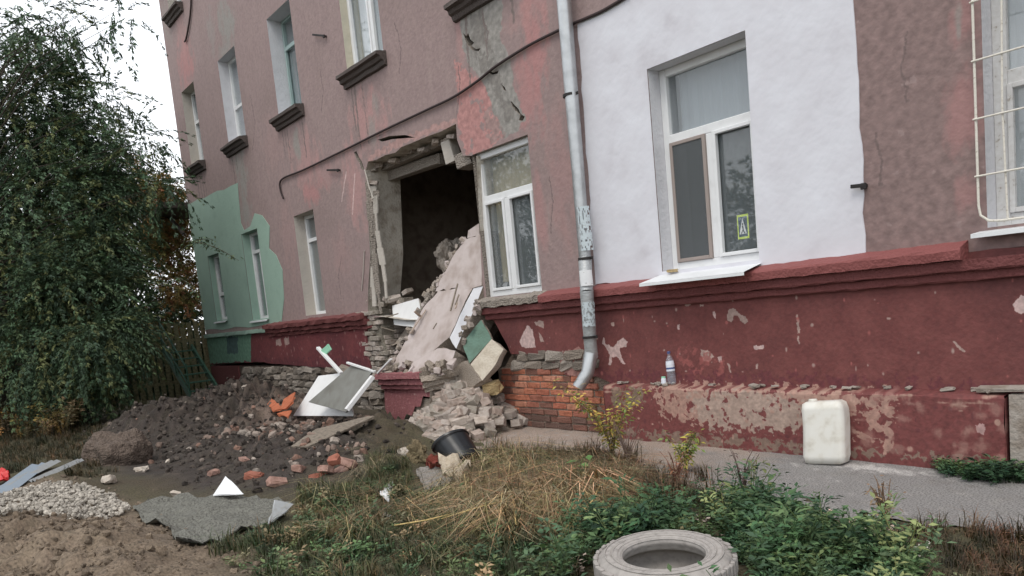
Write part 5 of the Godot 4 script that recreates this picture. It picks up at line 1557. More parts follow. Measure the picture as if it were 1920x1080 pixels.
# blobs: [centre, radii, share of the sprays]
func tree(called: String, label: String, group: String, foot: Vector3, top: float, girth: float, blobs: Array, count: int, cols: Array, spray: ArrayMesh, size: float, droop: float, bark: Material) -> void:
	var t := thing(called, label, "tree", foot, group)
	var tr := MB.new()
	var path := PackedVector3Array(); var rad := PackedFloat32Array()
	for i in 8:
		var s := i / 7.0
		path.append(Vector3(sin(s * 3.0) * 0.25, s * top - 0.2, cos(s * 2.3) * 0.2 - 0.2)); rad.append(girth * (1.15 - s * 0.85))
	tr.tube(path, rad, 10)
	for bl in blobs:
		var c: Vector3 = bl[0] - foot
		var from := path[clampi(int(c.y / top * 5.0), 1, 6)]
		for k in 3:
			var to: Vector3 = c + Vector3(rr(-1, 1), rr(-0.6, 0.6), rr(-1, 1)) * (bl[1] as Vector3) * 0.6
			var mid := from.lerp(to, 0.5) + Vector3(0, absf(to.y - from.y) * 0.15 + 0.2, 0) + rdir(0.0) * 0.2
			tr.tube(PackedVector3Array([from, from.lerp(mid, 0.6), mid, mid.lerp(to, 0.6), to]), PackedFloat32Array([girth * 0.26, girth * 0.18, girth * 0.12, girth * 0.07, girth * 0.03]), 5, false)
	part("trunk", tr, bark, t)
	var ts := []; var cs := []
	var total := 0.0
	for bl in blobs: total += bl[2]
	for bl in blobs:
		for k in int(count * bl[2] / total):
			var d := rdir(0.0)
			d = Vector3(rr(-1, 1), rr(-1, 1), rr(-1, 1)).normalized()
			var rr_ := pow(rng.randf(), 0.45)
			var p: Vector3 = (bl[0] as Vector3) - foot + d * (bl[1] as Vector3) * rr_
			if hn.get_noise_3d((p.x + foot.x) * 9, p.y * 9, p.z * 9) < -0.12 + 0.1 * rng.randf(): continue
			if p.y + foot.y < 0.25 or (p.z + foot.z < 0.35 and p.x + foot.x > -15.1): continue
			var out := (d + Vector3(0, -droop, 0) + rdir(0.0) * 0.7).normalized()
			var sd := out.cross(Vector3.UP).normalized()
			var sc := size * rr(0.65, 1.3)
			ts.append(Transform3D(Basis(out, sd.cross(out), sd).scaled(Vector3.ONE * sc), p))
			cs.append((cols[rng.randi() % cols.size()] as Color) * rr(0.7, 1.25))
	var cr := multi("crown", spray, ts, cs, mats.leaf, t)
	cr.set_meta("kind", "stuff")

# ground under the rags, the felt and the metal sheets stays bare
var keep_out := [PackedVector2Array([Vector2(765, 860), Vector2(790, 835), Vector2(890, 850), Vector2(900, 900), Vector2(860, 935), Vector2(780, 935)]), PackedVector2Array([Vector2(240, 930), Vector2(560, 925), Vector2(560, 985), Vector2(430, 1020), Vector2(300, 1030)]), PackedVector2Array([Vector2(-60, 970), Vector2(-60, 920), Vector2(100, 862), Vector2(160, 862), Vector2(80, 925)]), PackedVector2Array([Vector2(590, 905), Vector2(600, 860), Vector2(680, 855), Vector2(690, 890), Vector2(640, 910)])]
func gappy(l: Array) -> Array:       # thin a patch out where the noise says so
	return l.filter(func(p): return hn.get_noise_2d(p.x * 45 + 300, p.z * 45) > -0.22)

func zone(n: int, x0: float, x1: float, z0: float, z1: float, poly: Array, soft := 30.0) -> Array:
	var out := []
	var q := PackedVector2Array()
	for i in range(0, poly.size(), 2): q.append(Vector2(poly[i], poly[i + 1]))
	for k in n:
		var x := rr(x0, x1); var z := rr(z0, z1)
		var p := Vector3(x, H(x, z), z)
		var s := to_px(p) + Vector2(rr(-soft, soft), rr(-soft, soft) * 0.5)
		var inside_keep := false
		for kp in keep_out:
			if Geometry2D.is_point_in_polygon(to_px(p), kp): inside_keep = true
		if inside_keep: continue
		if Geometry2D.is_point_in_polygon(s, q): out.append(p)
	return out

func tuft(n: int, h: float, w: float, spread: float, bend: float) -> ArrayMesh:
	var b := MB.new()
	for i in n:
		b.col = Color(1, 1, 1) * rr(0.6, 1.3)
		var d := rdir()
		blade(b, d * spread * rng.randf() + Vector3(0, -0.01, 0), rdir(), h * rr(0.5, 1.2), w, bend * rr(0.3, 1.4))
	return b.mesh()

func weed_mesh(h: float, leaves: int, ll: float, lw: float, lean: float) -> ArrayMesh:
	var b := MB.new()
	for s in 3:
		var d := rdir() * lean
		var path := PackedVector3Array([Vector3.ZERO + d * 0.05, d * 0.3 * h + Vector3(0, h * 0.45, 0), d * 0.8 * h + Vector3(0, h * 0.85, 0)])
		b.col = Color(0.8, 0.75, 0.6)
		b.tube(path, PackedFloat32Array([0.004, 0.003, 0.002]), 3, false)
		for i in leaves:
			var t := rr(0.15, 1.0)
			var p := path[0].lerp(path[1], t * 2.0) if t < 0.5 else path[1].lerp(path[2], t * 2.0 - 1.0)
			var o := (rdir() + Vector3(0, rr(-0.15, 0.55), 0)).normalized()
			b.col = Color(1, 1, 1) * rr(0.55, 1.4)
			var up := (Vector3.UP + rdir() * 0.5).normalized()
			leaf(b, p + o * rr(0.0, 0.06), o, (up - o * up.dot(o)).normalized(), ll * rr(0.6, 1.3), lw * rr(0.7, 1.2))
	return b.mesh()

func scatter(called: String, label: String, category: String, kinds: Array, pts: Array, cols: Array, s0: float, s1: float, avoid := Vector3.ZERO, avoid_r := 0.0) -> void:
	var o := thing(called, label, category)
	o.set_meta("kind", "stuff")
	for k in kinds.size():
		var ts := []; var cs := []
		for i in range(k, pts.size(), kinds.size()):
			var p: Vector3 = pts[i]
			if avoid_r > 0 and Vector2(p.x - avoid.x, p.z - avoid.z).length() < avoid_r: continue
			var clump := hn.get_noise_2d(p.x * 28 + 70, p.z * 28)         # neighbours grow alike: size and tint come in clumps
			var hue := hn.get_noise_2d(p.x * 50 - 400, p.z * 50)
			ts.append(Transform3D(Basis.from_euler(Vector3(rr(-0.2, 0.2), rr(0, TAU), rr(-0.2, 0.2))).scaled(Vector3.ONE * rr(s0, s1) * clampf(1.0 + clump * 0.9, 0.5, 1.35)), p))
			var tint := (cols[rng.randi() % cols.size()] as Color) * rr(0.7, 1.25) * clampf(1.0 + hue * 0.9, 0.5, 1.6)
			tint.r *= clampf(1.0 + hue * 0.7, 0.7, 1.5)
			cs.append(tint)
		if ts.size():
			var m := multi("blades", kinds[k], ts, cs, mats.leaf, o)
			m.set_meta("kind", "stuff")

func plant(called: String, label: String, foot: Vector3, h: float, stems: int, leaves: int, ll: float, lw: float, lean: float, cols: Array, stem_col: Color, group := "") -> void:
	var t := thing(called, label, "plant", foot, group)
	var sb := MB.new(); var lb := MB.new()
	sb.col = stem_col
	for s in stems:
		var d := rdir() * lean * rr(0.4, 1.0)
		var hh := h * rr(0.6, 1.05)
		var path := PackedVector3Array()
		for i in 6:
			var u := i / 5.0
			path.append(Vector3(d.x * u * u * hh, u * hh * (1.0 - lean * 0.25 * u), d.z * u * u * hh) + Vector3(sin(u * 5 + s), 0, cos(u * 4 + s)) * 0.012)
		sb.tube(path, PackedFloat32Array([0.007, 0.006, 0.005, 0.004, 0.003, 0.002]), 4, false)
		for i in leaves:
			var u := rr(0.25, 1.0)
			var k := u * 4.999
			var p := path[int(k)].lerp(path[int(k) + 1], k - int(k))
			var o := (rdir() + Vector3(0, rr(-0.7, 0.4), 0)).normalized()
			lb.col = (cols[rng.randi() % cols.size()] as Color) * rr(0.6, 1.3)
			var up := (Vector3.UP + rdir() * 0.5).normalized()
			leaf(lb, p + o * rr(0.0, 0.05) , o, (up - o * up.dot(o)).normalized(), ll * rr(0.5, 1.3), lw * rr(0.6, 1.2))
	part("stem", sb, mats.leaf, t)
	if lb.v.size(): part("foliage", lb, mats.leaf, t)

func greenery() -> void:
	var spray := spray_mesh(46, 0.85, 0.09, 0.034, 0.38)
	var spray2 := spray_mesh(26, 0.6, 0.1, 0.06, 0.15)
	var dark := [Color(0.065, 0.115, 0.06), Color(0.07, 0.13, 0.065), Color(0.095, 0.145, 0.065), Color(0.05, 0.09, 0.052), Color(0.15, 0.17, 0.065)]
	var bl := []
	for q in [[40, 250, 160, 15.0, 2.6], [-40, 120, 125, 15.0, 0.6], [130, 420, 130, 14.5, 2.4], [150, 560, 92, 14.0, 2.0], [30, 560, 190, 15.0, 3.0], [172, 470, 52, 14.0, 1.0], [140, 300, 90, 15.0, 1.3], [120, 660, 120, 14.5, 2.0], [200, 625, 55, 13.6, 1.1], [0, 420, 220, 16.0, 3.0], [-110, 300, 280, 16.0, 3.0], [60, 60, 70, 14.5, 0.25], [165, 360, 58, 14.5, 0.8], [212, 545, 36, 13.6, 0.5], [85, 190, 75, 15.0, 0.5]]:
		var r: float = q[2] * q[3] / FOC
		bl.append([D(q[0], q[1], q[3]), Vector3(r, r * 0.95, r), q[4]])
	tree("large_tree", "big dark green tree with drooping leafy branches beyond the soil heap", "", Vector3(-14.4, -0.05, 4.6), 8.0, 0.24, bl, 9800, dark, spray, 0.78, 0.45, mats.bark)
	# thin outer twigs against the sky and across the green wall
	var tw := thing("leafy_branch", "thin leafy branch hanging in front of the green wall", "branch")
	for q in [[352, 452, 12.5, 448, 490, 12.2], [340, 470, 12.6, 400, 450, 12.4], [330, 520, 12.8, 376, 560, 12.6]]:
		var a := D(q[0], q[1], q[2]); var e := D(q[3], q[4], q[5])
		var b := MB.new()
		b.col = Color(0.07, 0.06, 0.04)
		var path := PackedVector3Array()
		for i in 8:
			var u := i / 7.0
			path.append(a.lerp(e, u) + Vector3(0, 0.08 * sin(u * 3.0), 0))
		b.tube(path, PackedFloat32Array([0.012, 0.01, 0.009, 0.008, 0.007, 0.006, 0.005, 0.003]), 4, false)
		part("twig", b, mats.leaf, tw)
		var f := MB.new()
		for i in 90:
			var u := rng.randf(); var k := u * 6.99
			f.col = (dark[rng.randi() % 5] as Color) * rr(0.8, 1.4)
			leaf(f, path[int(k)].lerp(path[int(k) + 1], k - int(k)) + rdir(0.0) * rr(0, 0.09), (rdir() + Vector3(0, -0.5, 0)).normalized(), Vector3.UP, rr(0.05, 0.09), rr(0.02, 0.035))
		part("foliage", f, mats.leaf, tw)
	var sky := []
	for q in [[170, 40, 60, 14.0, 1.0], [60, 20, 90, 14.0, 1.0], [120, 110, 60, 14.0, 0.8], [205, 190, 40, 14.0, 0.5], [270, 270, 45, 14.0, 0.8], [300, 350, 35, 14.0, 0.6], [240, 30, 40, 14, 0.4]]:
		var r: float = q[2] * q[3] / FOC
		sky.append([D(q[0], q[1], q[3]), Vector3(r * 1.3, r * 0.7, r), q[4]])
	tree("slender_tree", "thin sparse tree whose light twigs show against the sky", "", Vector3(-13.2, -0.05, 5.2), 6.5, 0.09, sky, 330, dark, spray, 0.8, 0.35, mats.bark)
	var autumn := [Color(0.34, 0.19, 0.06), Color(0.3, 0.22, 0.07), Color(0.22, 0.2, 0.06), Color(0.36, 0.17, 0.08), Color(0.16, 0.17, 0.06), Color(0.4, 0.3, 0.12)]
	var au := []
	for q in [[300, 400, 46, 19.5, 1.2], [325, 470, 34, 19.5, 1.0], [335, 540, 34, 19.0, 1.0], [285, 330, 40, 20.0, 0.9], [310, 580, 34, 19.5, 0.8], [270, 430, 60, 20.5, 1.0]]:
		var r: float = q[2] * q[3] / FOC
		au.append([D(q[0], q[1], q[3]), Vector3(r, r, r), q[4]])
	tree("autumn_tree", "yellow and orange autumn tree behind the corner of the house", "", Vector3(-17.6, -0.05, 1.4), 5.5, 0.12, au, 1900, autumn, spray2, 0.8, 0.25, mats.bark)
	# dense growth behind, so that the gaps under the big tree stay green
	var bi := 0
	for q in [[40, 620, 150, 21.0], [200, 640, 140, 22.0], [310, 640, 70, 21.0], [-80, 500, 220, 22.0], [130, 480, 160, 23.0]]:
		var r: float = q[2] * q[3] / FOC
		var c := D(q[0], q[1], q[3])
		var lab: String = ["dense dark bush behind the trunk of the big tree", "broad dark bush behind the drooping branches", "low dark bush by the picket fence", "tall dark bush at the edge of the yard", "tallest dark bush far behind the big tree"][bi]
		tree("dark_bush", lab, "", Vector3(c.x, -0.05, c.z), maxf(1.0, c.y), 0.1, [[c, Vector3(r, r, r), 1.0], [c - Vector3(0, c.y * 0.6, 0), Vector3(r, maxf(c.y * 0.5, 0.8), r), 0.8]], 1500, dark, spray2, 1.15, 0.2, mats.bark)
		bi += 1
	# trees across the yard, which the panes mirror
	for q in [[-7.5, 14.5, 5.2, "rounded yellowing tree across the yard facing the house", [autumn[1], autumn[2], dark[2]]], [-11.5, 13.0, 6.5, "tall green tree across the yard facing the house", dark], [-17.0, 16.5, 7.5, "dark spreading tree across the yard facing the house", dark], [-3.0, 17.0, 4.6, "small green tree across the yard facing the house", dark], [-16.5, 10.5, 9.0, "tallest leafy tree across the yard beside the big dark one", [dark[2], autumn[2], dark[1]]]]:
		var c := Vector3(q[0], q[2] * 0.62, q[1])
		tree("yard_tree", q[3], "", Vector3(q[0], -0.05, q[1]), q[2] * 0.8, 0.16, [[c, Vector3(2.3, q[2] * 0.36, 2.0), 1.0], [c + Vector3(0.8, -0.8, 0.3), Vector3(1.8, q[2] * 0.3, 1.8), 0.7]], 1500, q[4], spray2, 1.2, 0.2, mats.bark)
	# low growth
	var green := [Color(0.13, 0.18, 0.07), Color(0.16, 0.2, 0.085), Color(0.1, 0.165, 0.075), Color(0.2, 0.2, 0.09), Color(0.27, 0.23, 0.13)]
	var olive := [Color(0.13, 0.12, 0.065), Color(0.19, 0.16, 0.09), Color(0.12, 0.12, 0.06), Color(0.23, 0.17, 0.1)]
	var straw := [Color(0.56, 0.44, 0.22), Color(0.42, 0.28, 0.16), Color(0.58, 0.47, 0.3), Color(0.32, 0.21, 0.12), Color(0.34, 0.31, 0.15), Color(0.2, 0.2, 0.08)]
	var lush := [Color(0.06, 0.125, 0.05), Color(0.08, 0.16, 0.06), Color(0.05, 0.105, 0.05), Color(0.13, 0.2, 0.08), Color(0.065, 0.13, 0.065), Color(0.09, 0.14, 0.05)]
	var rust := [Color(0.25, 0.16, 0.1), Color(0.33, 0.23, 0.13), Color(0.18, 0.15, 0.08), Color(0.22, 0.14, 0.09)]
	var t1 := [tuft(14, 0.2, 0.008, 0.07, 0.5), tuft(16, 0.16, 0.007, 0.09, 0.8), tuft(12, 0.26, 0.007, 0.06, 0.6)]
	var flat := [tuft(26, 0.36, 0.0042, 0.16, 2.0), tuft(24, 0.28, 0.005, 0.14, 2.2)]
	var leafy := [weed_mesh(0.3, 20, 0.06, 0.026, 0.5), weed_mesh(0.22, 15, 0.075, 0.042, 0.6), weed_mesh(0.38, 24, 0.05, 0.022, 0.45), weed_mesh(0.18, 14, 0.05, 0.034, 0.7)]
	var tyre_at := (G(1120, 1040, 0.2) + G(1378, 1046, 0.2)) / 2.0
	scatter("grass", "rough green grass between the rubble and the weeds", "grass", t1, zone(14000, -6.5, 2.4, 1.1, 5.2, [380, 1030, 470, 985, 560, 930, 660, 890, 740, 850, 800, 880, 870, 900, 1000, 960, 1090, 1000, 1150, 1180, 420, 1180, 520, 1060]), green, 0.3, 0.75, tyre_at, 0.5)
	scatter("grass", "olive unmown grass along the foot of the big tree", "grass", t1, zone(6000, -15, -5.0, 2.8, 6.0, [-300, 790, 180, 790, 190, 880, 240, 905, 180, 930, 60, 915, -300, 960], 14), olive, 0.3, 0.7)
	scatter("straw", "flattened dry yellow straw beside the path", "straw", flat, zone(3600, -3.0, 1.6, 0.9, 3.6, [850, 905, 920, 880, 1010, 870, 1120, 885, 1170, 920, 1150, 960, 1050, 1010, 930, 1010, 870, 960], 24), straw, 0.45, 0.95)
	scatter("straw", "thin straw mixed into the grass", "straw", flat, zone(500, -4, 1.6, 1.2, 4.6, [560, 950, 760, 860, 900, 900, 1000, 1000, 900, 1060, 640, 1010]), straw, 0.5, 0.9)
	scatter("leafy_weeds", "lush low green leafy weeds around the tyre", "weeds", leafy, gappy(zone(7000, -1.0, 4.0, 1.3, 4.6, [1040, 1050, 1090, 1000, 1150, 975, 1290, 985, 1360, 965, 1430, 955, 1520, 985, 1610, 1025, 1690, 1060, 1720, 1100, 1710, 1250, 1020, 1250], 22)), lush, 0.35, 0.85, tyre_at, 0.5)
	scatter("leafy_weeds", "scattered small green weeds among the rough grass", "weeds", [leafy[3], leafy[1]], zone(1500, -4.5, 1.5, 1.6, 5.0, [430, 1040, 560, 960, 720, 900, 860, 930, 1020, 990, 1080, 1180, 480, 1180]), [green[0], green[2], lush[1], green[4]], 0.3, 0.55, tyre_at, 0.5)
	scatter("dead_leaves", "pale dead leaves caught in the lush weeds", "leaves", [leafy[3]], zone(240, -0.5, 4.0, 1.3, 4.4, [1100, 1000, 1500, 960, 1760, 1010, 1800, 1200, 1050, 1200], 30), [Color(0.45, 0.4, 0.33), Color(0.35, 0.3, 0.16), Color(0.5, 0.48, 0.42)], 0.35, 0.7, tyre_at, 0.47)
	scatter("dry_grass", "rust brown dry grass by the right end of the path", "grass", t1, zone(3600, 1.6, 4.5, 1.0, 4.0, [1600, 970, 1700, 985, 1930, 1005, 2300, 1040, 2300, 1300, 1740, 1300, 1760, 1050, 1700, 990]), rust, 0.3, 0.7)
	scatter("dry_grass", "reddish dry weeds along the middle of the path's edge", "grass", t1, zone(2200, -2.0, 1.2, 0.9, 2.2, [1000, 880, 1130, 860, 1300, 905, 1330, 950, 1280, 960, 1150, 940]), rust, 0.4, 0.9)
	scatter("leafy_weeds", "green leafy weeds at the foot of the plinth's right end", "weeds", [leafy[3], leafy[1], t1[1]], zone(1100, 1.3, 4.2, 0.12, 0.75, [1745, 872, 1800, 868, 1930, 862, 2200, 870, 2200, 930, 1930, 912, 1830, 908, 1770, 890], 10), lush, 0.45, 0.75)
	scatter("dry_grass", "thin dry grass on the path near the brickwork", "grass", t1, zone(500, -3, -0.4, 0.9, 1.8, [890, 860, 1000, 850, 1140, 840, 1150, 880, 1000, 890, 890, 890]), rust, 0.5, 1.0)
	scatter("dead_twigs", "dead brown twigs and leaves under the big tree", "twigs", [leafy[2], t1[2]], zone(1200, -15, -8, 3.0, 6.0, [-200, 730, 60, 740, 150, 790, 140, 820, -200, 830], 10), [autumn[1], olive[1], Color(0.1, 0.07, 0.04)], 0.8, 1.6)
	var yl := [Color(0.4, 0.34, 0.06), Color(0.28, 0.3, 0.06), Color(0.16, 0.22, 0.06), Color(0.45, 0.3, 0.07)]
	plant("tall_weed", "tall yellow green weed arching in front of the bare brickwork", G(1150, 868, 0.0), 0.98, 13, 40, 0.065, 0.028, 0.62, yl, Color(0.18, 0.13, 0.07))
	plant("tall_weed", "slim yellow green weed on the path before the peeling ledge", G(1285, 885, 0.0), 0.42, 9, 30, 0.065, 0.024, 0.6, [yl[1], yl[2], yl[0]], Color(0.14, 0.12, 0.06))
	plant("broad_leaf_weed", "bright green broad leafed weed in the straw", G(1085, 915, 0.0), 0.34, 7, 7, 0.16, 0.06, 0.6, [Color(0.1, 0.22, 0.06), Color(0.13, 0.26, 0.08)], Color(0.1, 0.18, 0.05))
	plant("dry_weed", "leafless purplish brown weed stems by the tall yellow weed", G(1180, 890, 0.0), 0.55, 22, 3, 0.03, 0.012, 0.35, [Color(0.16, 0.1, 0.07)], Color(0.15, 0.1, 0.08))
	plant("dry_weed", "reddish dry weed at the path's edge before the leafy weeds", G(1270, 925, 0.0), 0.38, 16, 8, 0.04, 0.014, 0.4, [rust[0], Color(0.3, 0.13, 0.07)], Color(0.22, 0.1, 0.07))
	plant("dry_weed", "dark dry weed stems standing among the lush weeds near the canister", G(1395, 935, 0.05), 0.42, 12, 8, 0.04, 0.016, 0.4, [Color(0.14, 0.09, 0.08)], Color(0.12, 0.08, 0.07))
	plant("dry_weed", "sparse grey weed stalks on the path before the brick heap", G(1000, 885, 0.0), 0.3, 14, 4, 0.03, 0.012, 0.4, [rust[0]], Color(0.16, 0.11, 0.08))
	plant("dry_weed", "brown weed stalks at the right end of the path", G(1660, 985, 0.0), 0.3, 16, 8, 0.04, 0.014, 0.4, rust, Color(0.18, 0.11, 0.07))
	# long bent stalks of dead grass
	var st := MB.new()
	for q in [[960, 925, 968, 985, 962, 926, 1010, 920], [1060, 990, 1110, 940, 1140, 880, 1150, 870], [820, 975, 900, 950, 980, 930, 1040, 925], [740, 985, 800, 975, 860, 960, 900, 950]]:
		var path := PackedVector3Array()
		for i in range(0, 8, 2): path.append(G(q[i], q[i + 1], 0.12 + 0.04 * (i % 4)))
		st.tube(path, PackedFloat32Array([0.005, 0.005, 0.004, 0.003]), 5, false)
	var so := part("straw_stalks", st, mats.stalk, self)
	tag(so, "long bent dead stalks lying over the straw", "straw", "", "stuff")

# ---------------------------------------------------------------- scene
var fine_noise: Image
var mid_noise: Image
var plaster_tex: ImageTexture
var soil_tex: ImageTexture
var bump_tex: ImageTexture

func materials() -> void:
	fine_noise = noise_image(512, 0.09, 11, 5)
	mid_noise = noise_image(512, 0.018, 12, 5)
	var coarse := noise_image(512, 0.012, 13, 6)
	plaster_tex = ramp_tex(noise_image(512, 0.03, 14, 6), [[0.0, grey(0.93)], [0.5, grey(0.98)], [1.0, grey(1.0)]])
	soil_tex = ramp_tex(noise_image(512, 0.05, 15, 6), [[0.0, grey(0.45)], [0.4, grey(0.85)], [0.7, grey(1.0)], [1.0, grey(1.0)]])
	bump_tex = ramp_tex(noise_image(512, 0.06, 16, 6), [[0.0, grey(0.0)], [1.0, grey(1.0)]])
	var dirty := ramp_tex(coarse, [[0.0, Color8(186, 178, 170)], [0.35, Color8(228, 223, 218)], [0.6, Color8(255, 255, 255)], [1.0, Color8(240, 237, 234)]])
	var faint := ramp_tex(coarse, [[0.0, grey(0.93)], [0.4, grey(0.98)], [1.0, grey(1.0)]])
	var worn := ramp_tex(noise_image(512, 0.035, 17, 6), [[0.0, Color8(170, 160, 150)], [0.14, Color8(205, 198, 190)], [0.22, Color8(240, 238, 236)], [1.0, Color8(255, 255, 255)]])
	var peel := ramp_tex(noise_image(512, 0.03, 18, 6), [[0.0, Color8(255, 214, 200)], [0.16, Color8(240, 200, 186)], [0.2, Color8(178, 92, 92)], [0.5, Color8(160, 74, 76)], [1.0, Color8(140, 62, 68)]])
	var grainy := ramp_tex(noise_image(512, 0.06, 19, 6), [[0.0, grey(0.5)], [0.45, grey(0.9)], [1.0, grey(1.0)]])
	var wood := ramp_tex(noise_image(256, 0.05, 20, 4), [[0.0, grey(0.6)], [0.5, grey(0.9)], [1.0, grey(1.0)]])
	mat("upvc", Color8(226, 227, 228), 0.4, faint, 0.8)
	mat("worn_white", Color8(206, 206, 206), 0.6, worn, 0.9, bump_tex, 0.15)
	mat("white_metal", Color8(226, 228, 230), 0.45, faint, 0.9)
	mat("white_render", Color8(219, 220, 227), 0.92, ramp_tex(coarse, [[0.0, Color8(226, 222, 222)], [0.35, Color8(244, 242, 242)], [1.0, Color8(255, 255, 255)]]), 0.25, bump_tex, 0.25)
	mat("white_reveal", Color8(208, 208, 212), 0.9, faint, 0.6, bump_tex, 0.4)
	mat("pale_reveal", Color8(190, 183, 174), 0.92, faint, 0.6, bump_tex, 0.5)
	mat("cream_reveal", Color8(200, 194, 176), 0.92, faint, 0.6, bump_tex, 0.4)
	mat("old_plaster", Color8(166, 156, 146), 0.95, grainy, 1.2, bump_tex, 2.2)
	mat("green_paint", Color8(148, 174, 160), 0.85, faint, 0.35, bump_tex, 0.3)
	mat("jamb", Color8(190, 184, 174), 0.93, dirty, 0.7, bump_tex, 0.8)
	mat("curtain_green", Color8(96, 122, 84), 0.95)
	mat("mauve_plain", Color8(140, 116, 114), 0.93, plaster_tex, 0.6, bump_tex, 1.0)
	mat("teal_frame", Color8(156, 176, 174), 0.5, faint, 1.0)
	mat("sill_stone", Color8(98, 88, 84), 0.9, grainy, 1.4, bump_tex, 1.0)
	mat("net_frame", Color8(150, 138, 132), 0.6)
	var net := mat("net", Color8(96, 100, 102), 0.9)
	net.transparency = BaseMaterial3D.TRANSPARENCY_ALPHA
	net.albedo_color.a = 0.62
	mat("curtain_white", Color8(205, 210, 214), 0.95)
	mat("curtain_cream", Color8(166, 154, 124), 0.95)
	mat("curtain_teal", Color8(92, 122, 126), 0.95)
	mat("grille_paint", Color8(222, 218, 208), 0.5, worn, 2.0)
	mat("lime", Color8(206, 226, 70), 0.5)
	mat("sign_blue", Color8(28, 52, 74), 0.5)
	mat("black", Color8(14, 14, 16), 0.6)
	mat("cement", Color8(158, 150, 142), 0.95, dirty, 0.8, bump_tex, 0.6)
	mat("joint", Color8(152, 136, 122), 0.97, grainy, 1.6, bump_tex, 1.5)
	mat("sheet_blue", Color8(150, 162, 174), 0.5, faint, 1.0)
	mat("sheet_grey", Color8(166, 170, 172), 0.55, worn, 1.0)
	mat("sky_reflection_tone", Color8(150, 158, 164), 0.9)  # grey-blue of mirrored sky, put into the colour of an added sheet
	mat("mortar", Color8(120, 104, 92), 0.97, grainy, 1.6, bump_tex, 2.5)
	mat("old_mortar", Color8(164, 156, 142), 0.97, grainy, 1.6, bump_tex, 2.5)
	for i in 3: mat("stone_%d" % i, [Color8(156, 144, 132), Color8(138, 128, 118), Color8(168, 158, 148)][i], 0.95, grainy, 1.5, bump_tex, 2.0)
	for i in 6: mat("brick_%d" % i, [Color8(192, 122, 96), Color8(180, 110, 88), Color8(166, 106, 88), Color8(198, 138, 114), Color8(146, 102, 88), Color8(124, 96, 86)][i], 0.93, dirty if i < 4 else grainy, 1.9, bump_tex, 1.5)
	for i in 5: mat("pale_brick_%d" % i, [Color8(194, 184, 176), Color8(176, 166, 158), Color8(204, 192, 182), Color8(164, 156, 146), Color8(186, 170, 160)][i], 0.95, dirty, 2.1, bump_tex, 1.5)
	mat("pink_brick", Color8(172, 138, 126), 0.95, dirty, 2.1, bump_tex, 1.5)
	mat("belt_light", Color8(134, 76, 74), 0.8, plaster_tex, 0.9, bump_tex, 0.8)
	mat("belt_dark", Color8(108, 58, 57), 0.82, plaster_tex, 0.9, bump_tex, 0.8)
	mat("belt_faded", Color8(255, 255, 255), 0.85, ramp_tex(noise_image(512, 0.03, 23, 6), [[0.0, Color8(190, 170, 162)], [0.2, Color8(170, 128, 126)], [0.3, Color8(146, 92, 94)], [1.0, Color8(132, 80, 84)]]), 0.8, bump_tex, 1.0)
	mat("slab_paint", Color8(188, 177, 174), 0.93, dirty, 0.4, bump_tex, 0.4)
	mat("rubble_edge", Color8(186, 172, 158), 0.97, grainy, 1.7, bump_tex, 3.0)
	mat("room_wall", Color8(128, 116, 104), 0.95, dirty, 0.5)
	mat("room_green", Color8(100, 128, 115), 0.85, dirty, 0.8, bump_tex, 0.8)
	mat("room_cream", Color8(196, 187, 172), 0.9, dirty, 0.9, bump_tex, 1.2)
	mat("white_paint", Color8(226, 226, 226), 0.6, faint, 1.0)
	mat("grey_panel", Color8(118, 118, 112), 0.28, dirty, 0.6)
	mat("dark_rim", Color8(52, 50, 50), 0.6)
	mat("mint", Color8(150, 205, 176), 0.7)
	mat("old_wood", Color8(150, 138, 124), 0.92, wood, 1.2, bump_tex, 1.0)
	mat("pale_wood", Color8(196, 176, 160), 0.92, wood, 1.2)
	mat("zinc", Color8(196, 198, 199), 0.38, ramp_tex(coarse, [[0.0, grey(0.78)], [0.5, grey(0.92)], [1.0, grey(1.0)]]), 0.7, bump_tex, 0.1, 0.8)
	mat("zinc_worn", Color8(178, 182, 184), 0.55, worn, 1.3, bump_tex, 0.5, 0.5)
	mat("black_iron", Color8(38, 34, 34), 0.75)
	mat("cable_black", Color8(58, 46, 46), 0.8)
	mat("paper_white", Color8(226, 228, 230), 0.9, faint, 2.0)
	mat("paper_blue", Color8(196, 208, 214), 0.9, worn, 2.4)
	mat("felt", Color8(124, 123, 115), 0.95, grainy, 1.0, bump_tex, 2.5)
	mat("slate", Color8(150, 144, 138), 0.95, grainy, 1.4, bump_tex, 1.5)
	mat("sack", Color8(150, 134, 104), 0.95, grainy, 3.0, bump_tex, 2.0)
	mat("cloth_white", Color8(202, 190, 172), 0.95, dirty, 2.0, bump_tex, 1.0)
	mat("cloth_red", Color8(126, 58, 46), 0.95, grainy, 2.0)
	mat("orange_cloth", Color8(178, 102, 70), 0.9, dirty, 1.6)
	mat("red_plastic", Color8(196, 44, 44), 0.45)
	mat("black_plastic", Color8(30, 32, 36), 0.32)
	mat("chalk", Color8(206, 196, 184), 0.95, dirty, 2.4, bump_tex, 1.0)
	mat("clod", Color8(112, 98, 88), 0.97, grainy, 1.0, bump_tex, 3.0)
	mat("sandstone", Color8(196, 172, 128), 0.95, grainy, 1.6, bump_tex, 1.5)
	mat("canister", Color8(218, 217, 211), 0.5, ramp_tex(noise_image(512, 0.025, 29, 6), [[0.0, Color8(214, 208, 198)], [0.3, Color8(242, 239, 234)], [0.5, Color8(252, 251, 249)], [1.0, Color8(255, 255, 255)]]), 0.6)
	var pet := mat("pet", Color(0.85, 0.92, 0.98, 0.12), 0.05)
	pet.transparency = BaseMaterial3D.TRANSPARENCY_ALPHA
	mat("label_white", Color8(216, 220, 230), 0.5)
	mat("label_blue", Color8(70, 84, 130), 0.5)
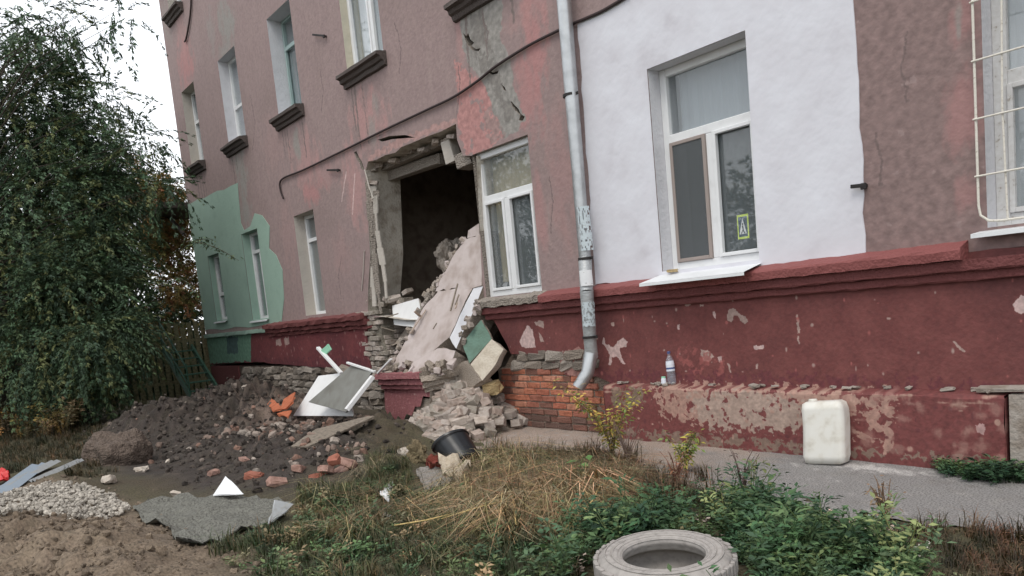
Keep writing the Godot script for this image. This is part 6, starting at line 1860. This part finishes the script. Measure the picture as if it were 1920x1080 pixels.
	mat("rubber", Color8(168, 162, 157), 0.85, ramp_tex(noise_image(512, 0.03, 31, 6), [[0.0, grey(0.72)], [0.4, grey(0.92)], [1.0, grey(1.0)]]), 1.2, bump_tex, 0.15)
	mat("stair_green", Color8(54, 92, 74), 0.6, dirty, 1.6)
	mat("fence_wood", Color8(122, 118, 88), 0.92, wood, 1.0)
	mat("dark_wood", Color8(64, 56, 52), 0.9)
	mat("bark", Color8(84, 76, 66), 0.95, grainy, 2.0, bump_tex, 3.0)
	mat("stalk", Color8(204, 178, 120), 0.9)
	var tn := mat("tinted", Color.WHITE, 0.95, grainy, 3.0)
	tn.vertex_color_use_as_albedo = true
	var lf := mat("leaf", Color.WHITE, 0.75)
	lf.vertex_color_use_as_albedo = true
	lf.backlight_enabled = true
	lf.backlight = Color(0.35, 0.4, 0.2)
	glass = StandardMaterial3D.new()
	glass.resource_name = "glass"
	glass.albedo_color = Color(0.75, 0.8, 0.82, 0.1); glass.roughness = 0.02; glass.transparency = BaseMaterial3D.TRANSPARENCY_ALPHA; glass.metallic_specular = 0.5

func _ready() -> void:
	rng.seed = 20240
	var cam := Camera3D.new()
	cam.name = "camera"
	cam.projection = Camera3D.PROJECTION_FRUSTUM
	cam.near = 0.05; cam.far = 400.0
	cam.size = 0.05 * 1080.0 / FOC
	cam.frustum_offset = Vector2(0.0, 0.05 * (CYP - 540.0) / FOC)
	cam.transform = Transform3D(eye_basis.orthonormalized(), EYE)
	add_child(cam)
	cam.current = true
	var env := Environment.new()
	env.background_mode = Environment.BG_SKY
	var sm := ProceduralSkyMaterial.new()
	sm.sky_top_color = Color8(228, 233, 240); sm.sky_horizon_color = Color8(240, 242, 244); sm.sky_curve = 0.2
	sm.ground_horizon_color = Color8(120, 116, 108); sm.ground_bottom_color = Color8(90, 86, 80)
	sm.sun_angle_max = 0.0
	var sk := Sky.new()
	sk.sky_material = sm
	env.sky = sk
	env.tonemap_mode = Environment.TONE_MAPPER_LINEAR
	env.tonemap_exposure = 1.8
	env.sdfgi_enabled = true; env.ssao_enabled = true; env.ssil_enabled = true
	var we := WorldEnvironment.new()
	we.name = "world_environment"
	we.environment = env
	add_child(we)
	var sun := DirectionalLight3D.new()
	sun.name = "sun"
	sun.light_energy = 0.3; sun.light_angular_distance = 25.0; sun.light_color = Color(1.0, 0.98, 0.95)
	sun.shadow_enabled = true
	add_child(sun)
	sun.look_at_from_position(Vector3.ZERO, Vector3(-0.25, -1.0, -0.55))
	materials()
	ground_sheets()
	house()
	drainpipe()
	wires()
	collapse()
	debris()
	wall_things()
	far_corner()
	greenery()
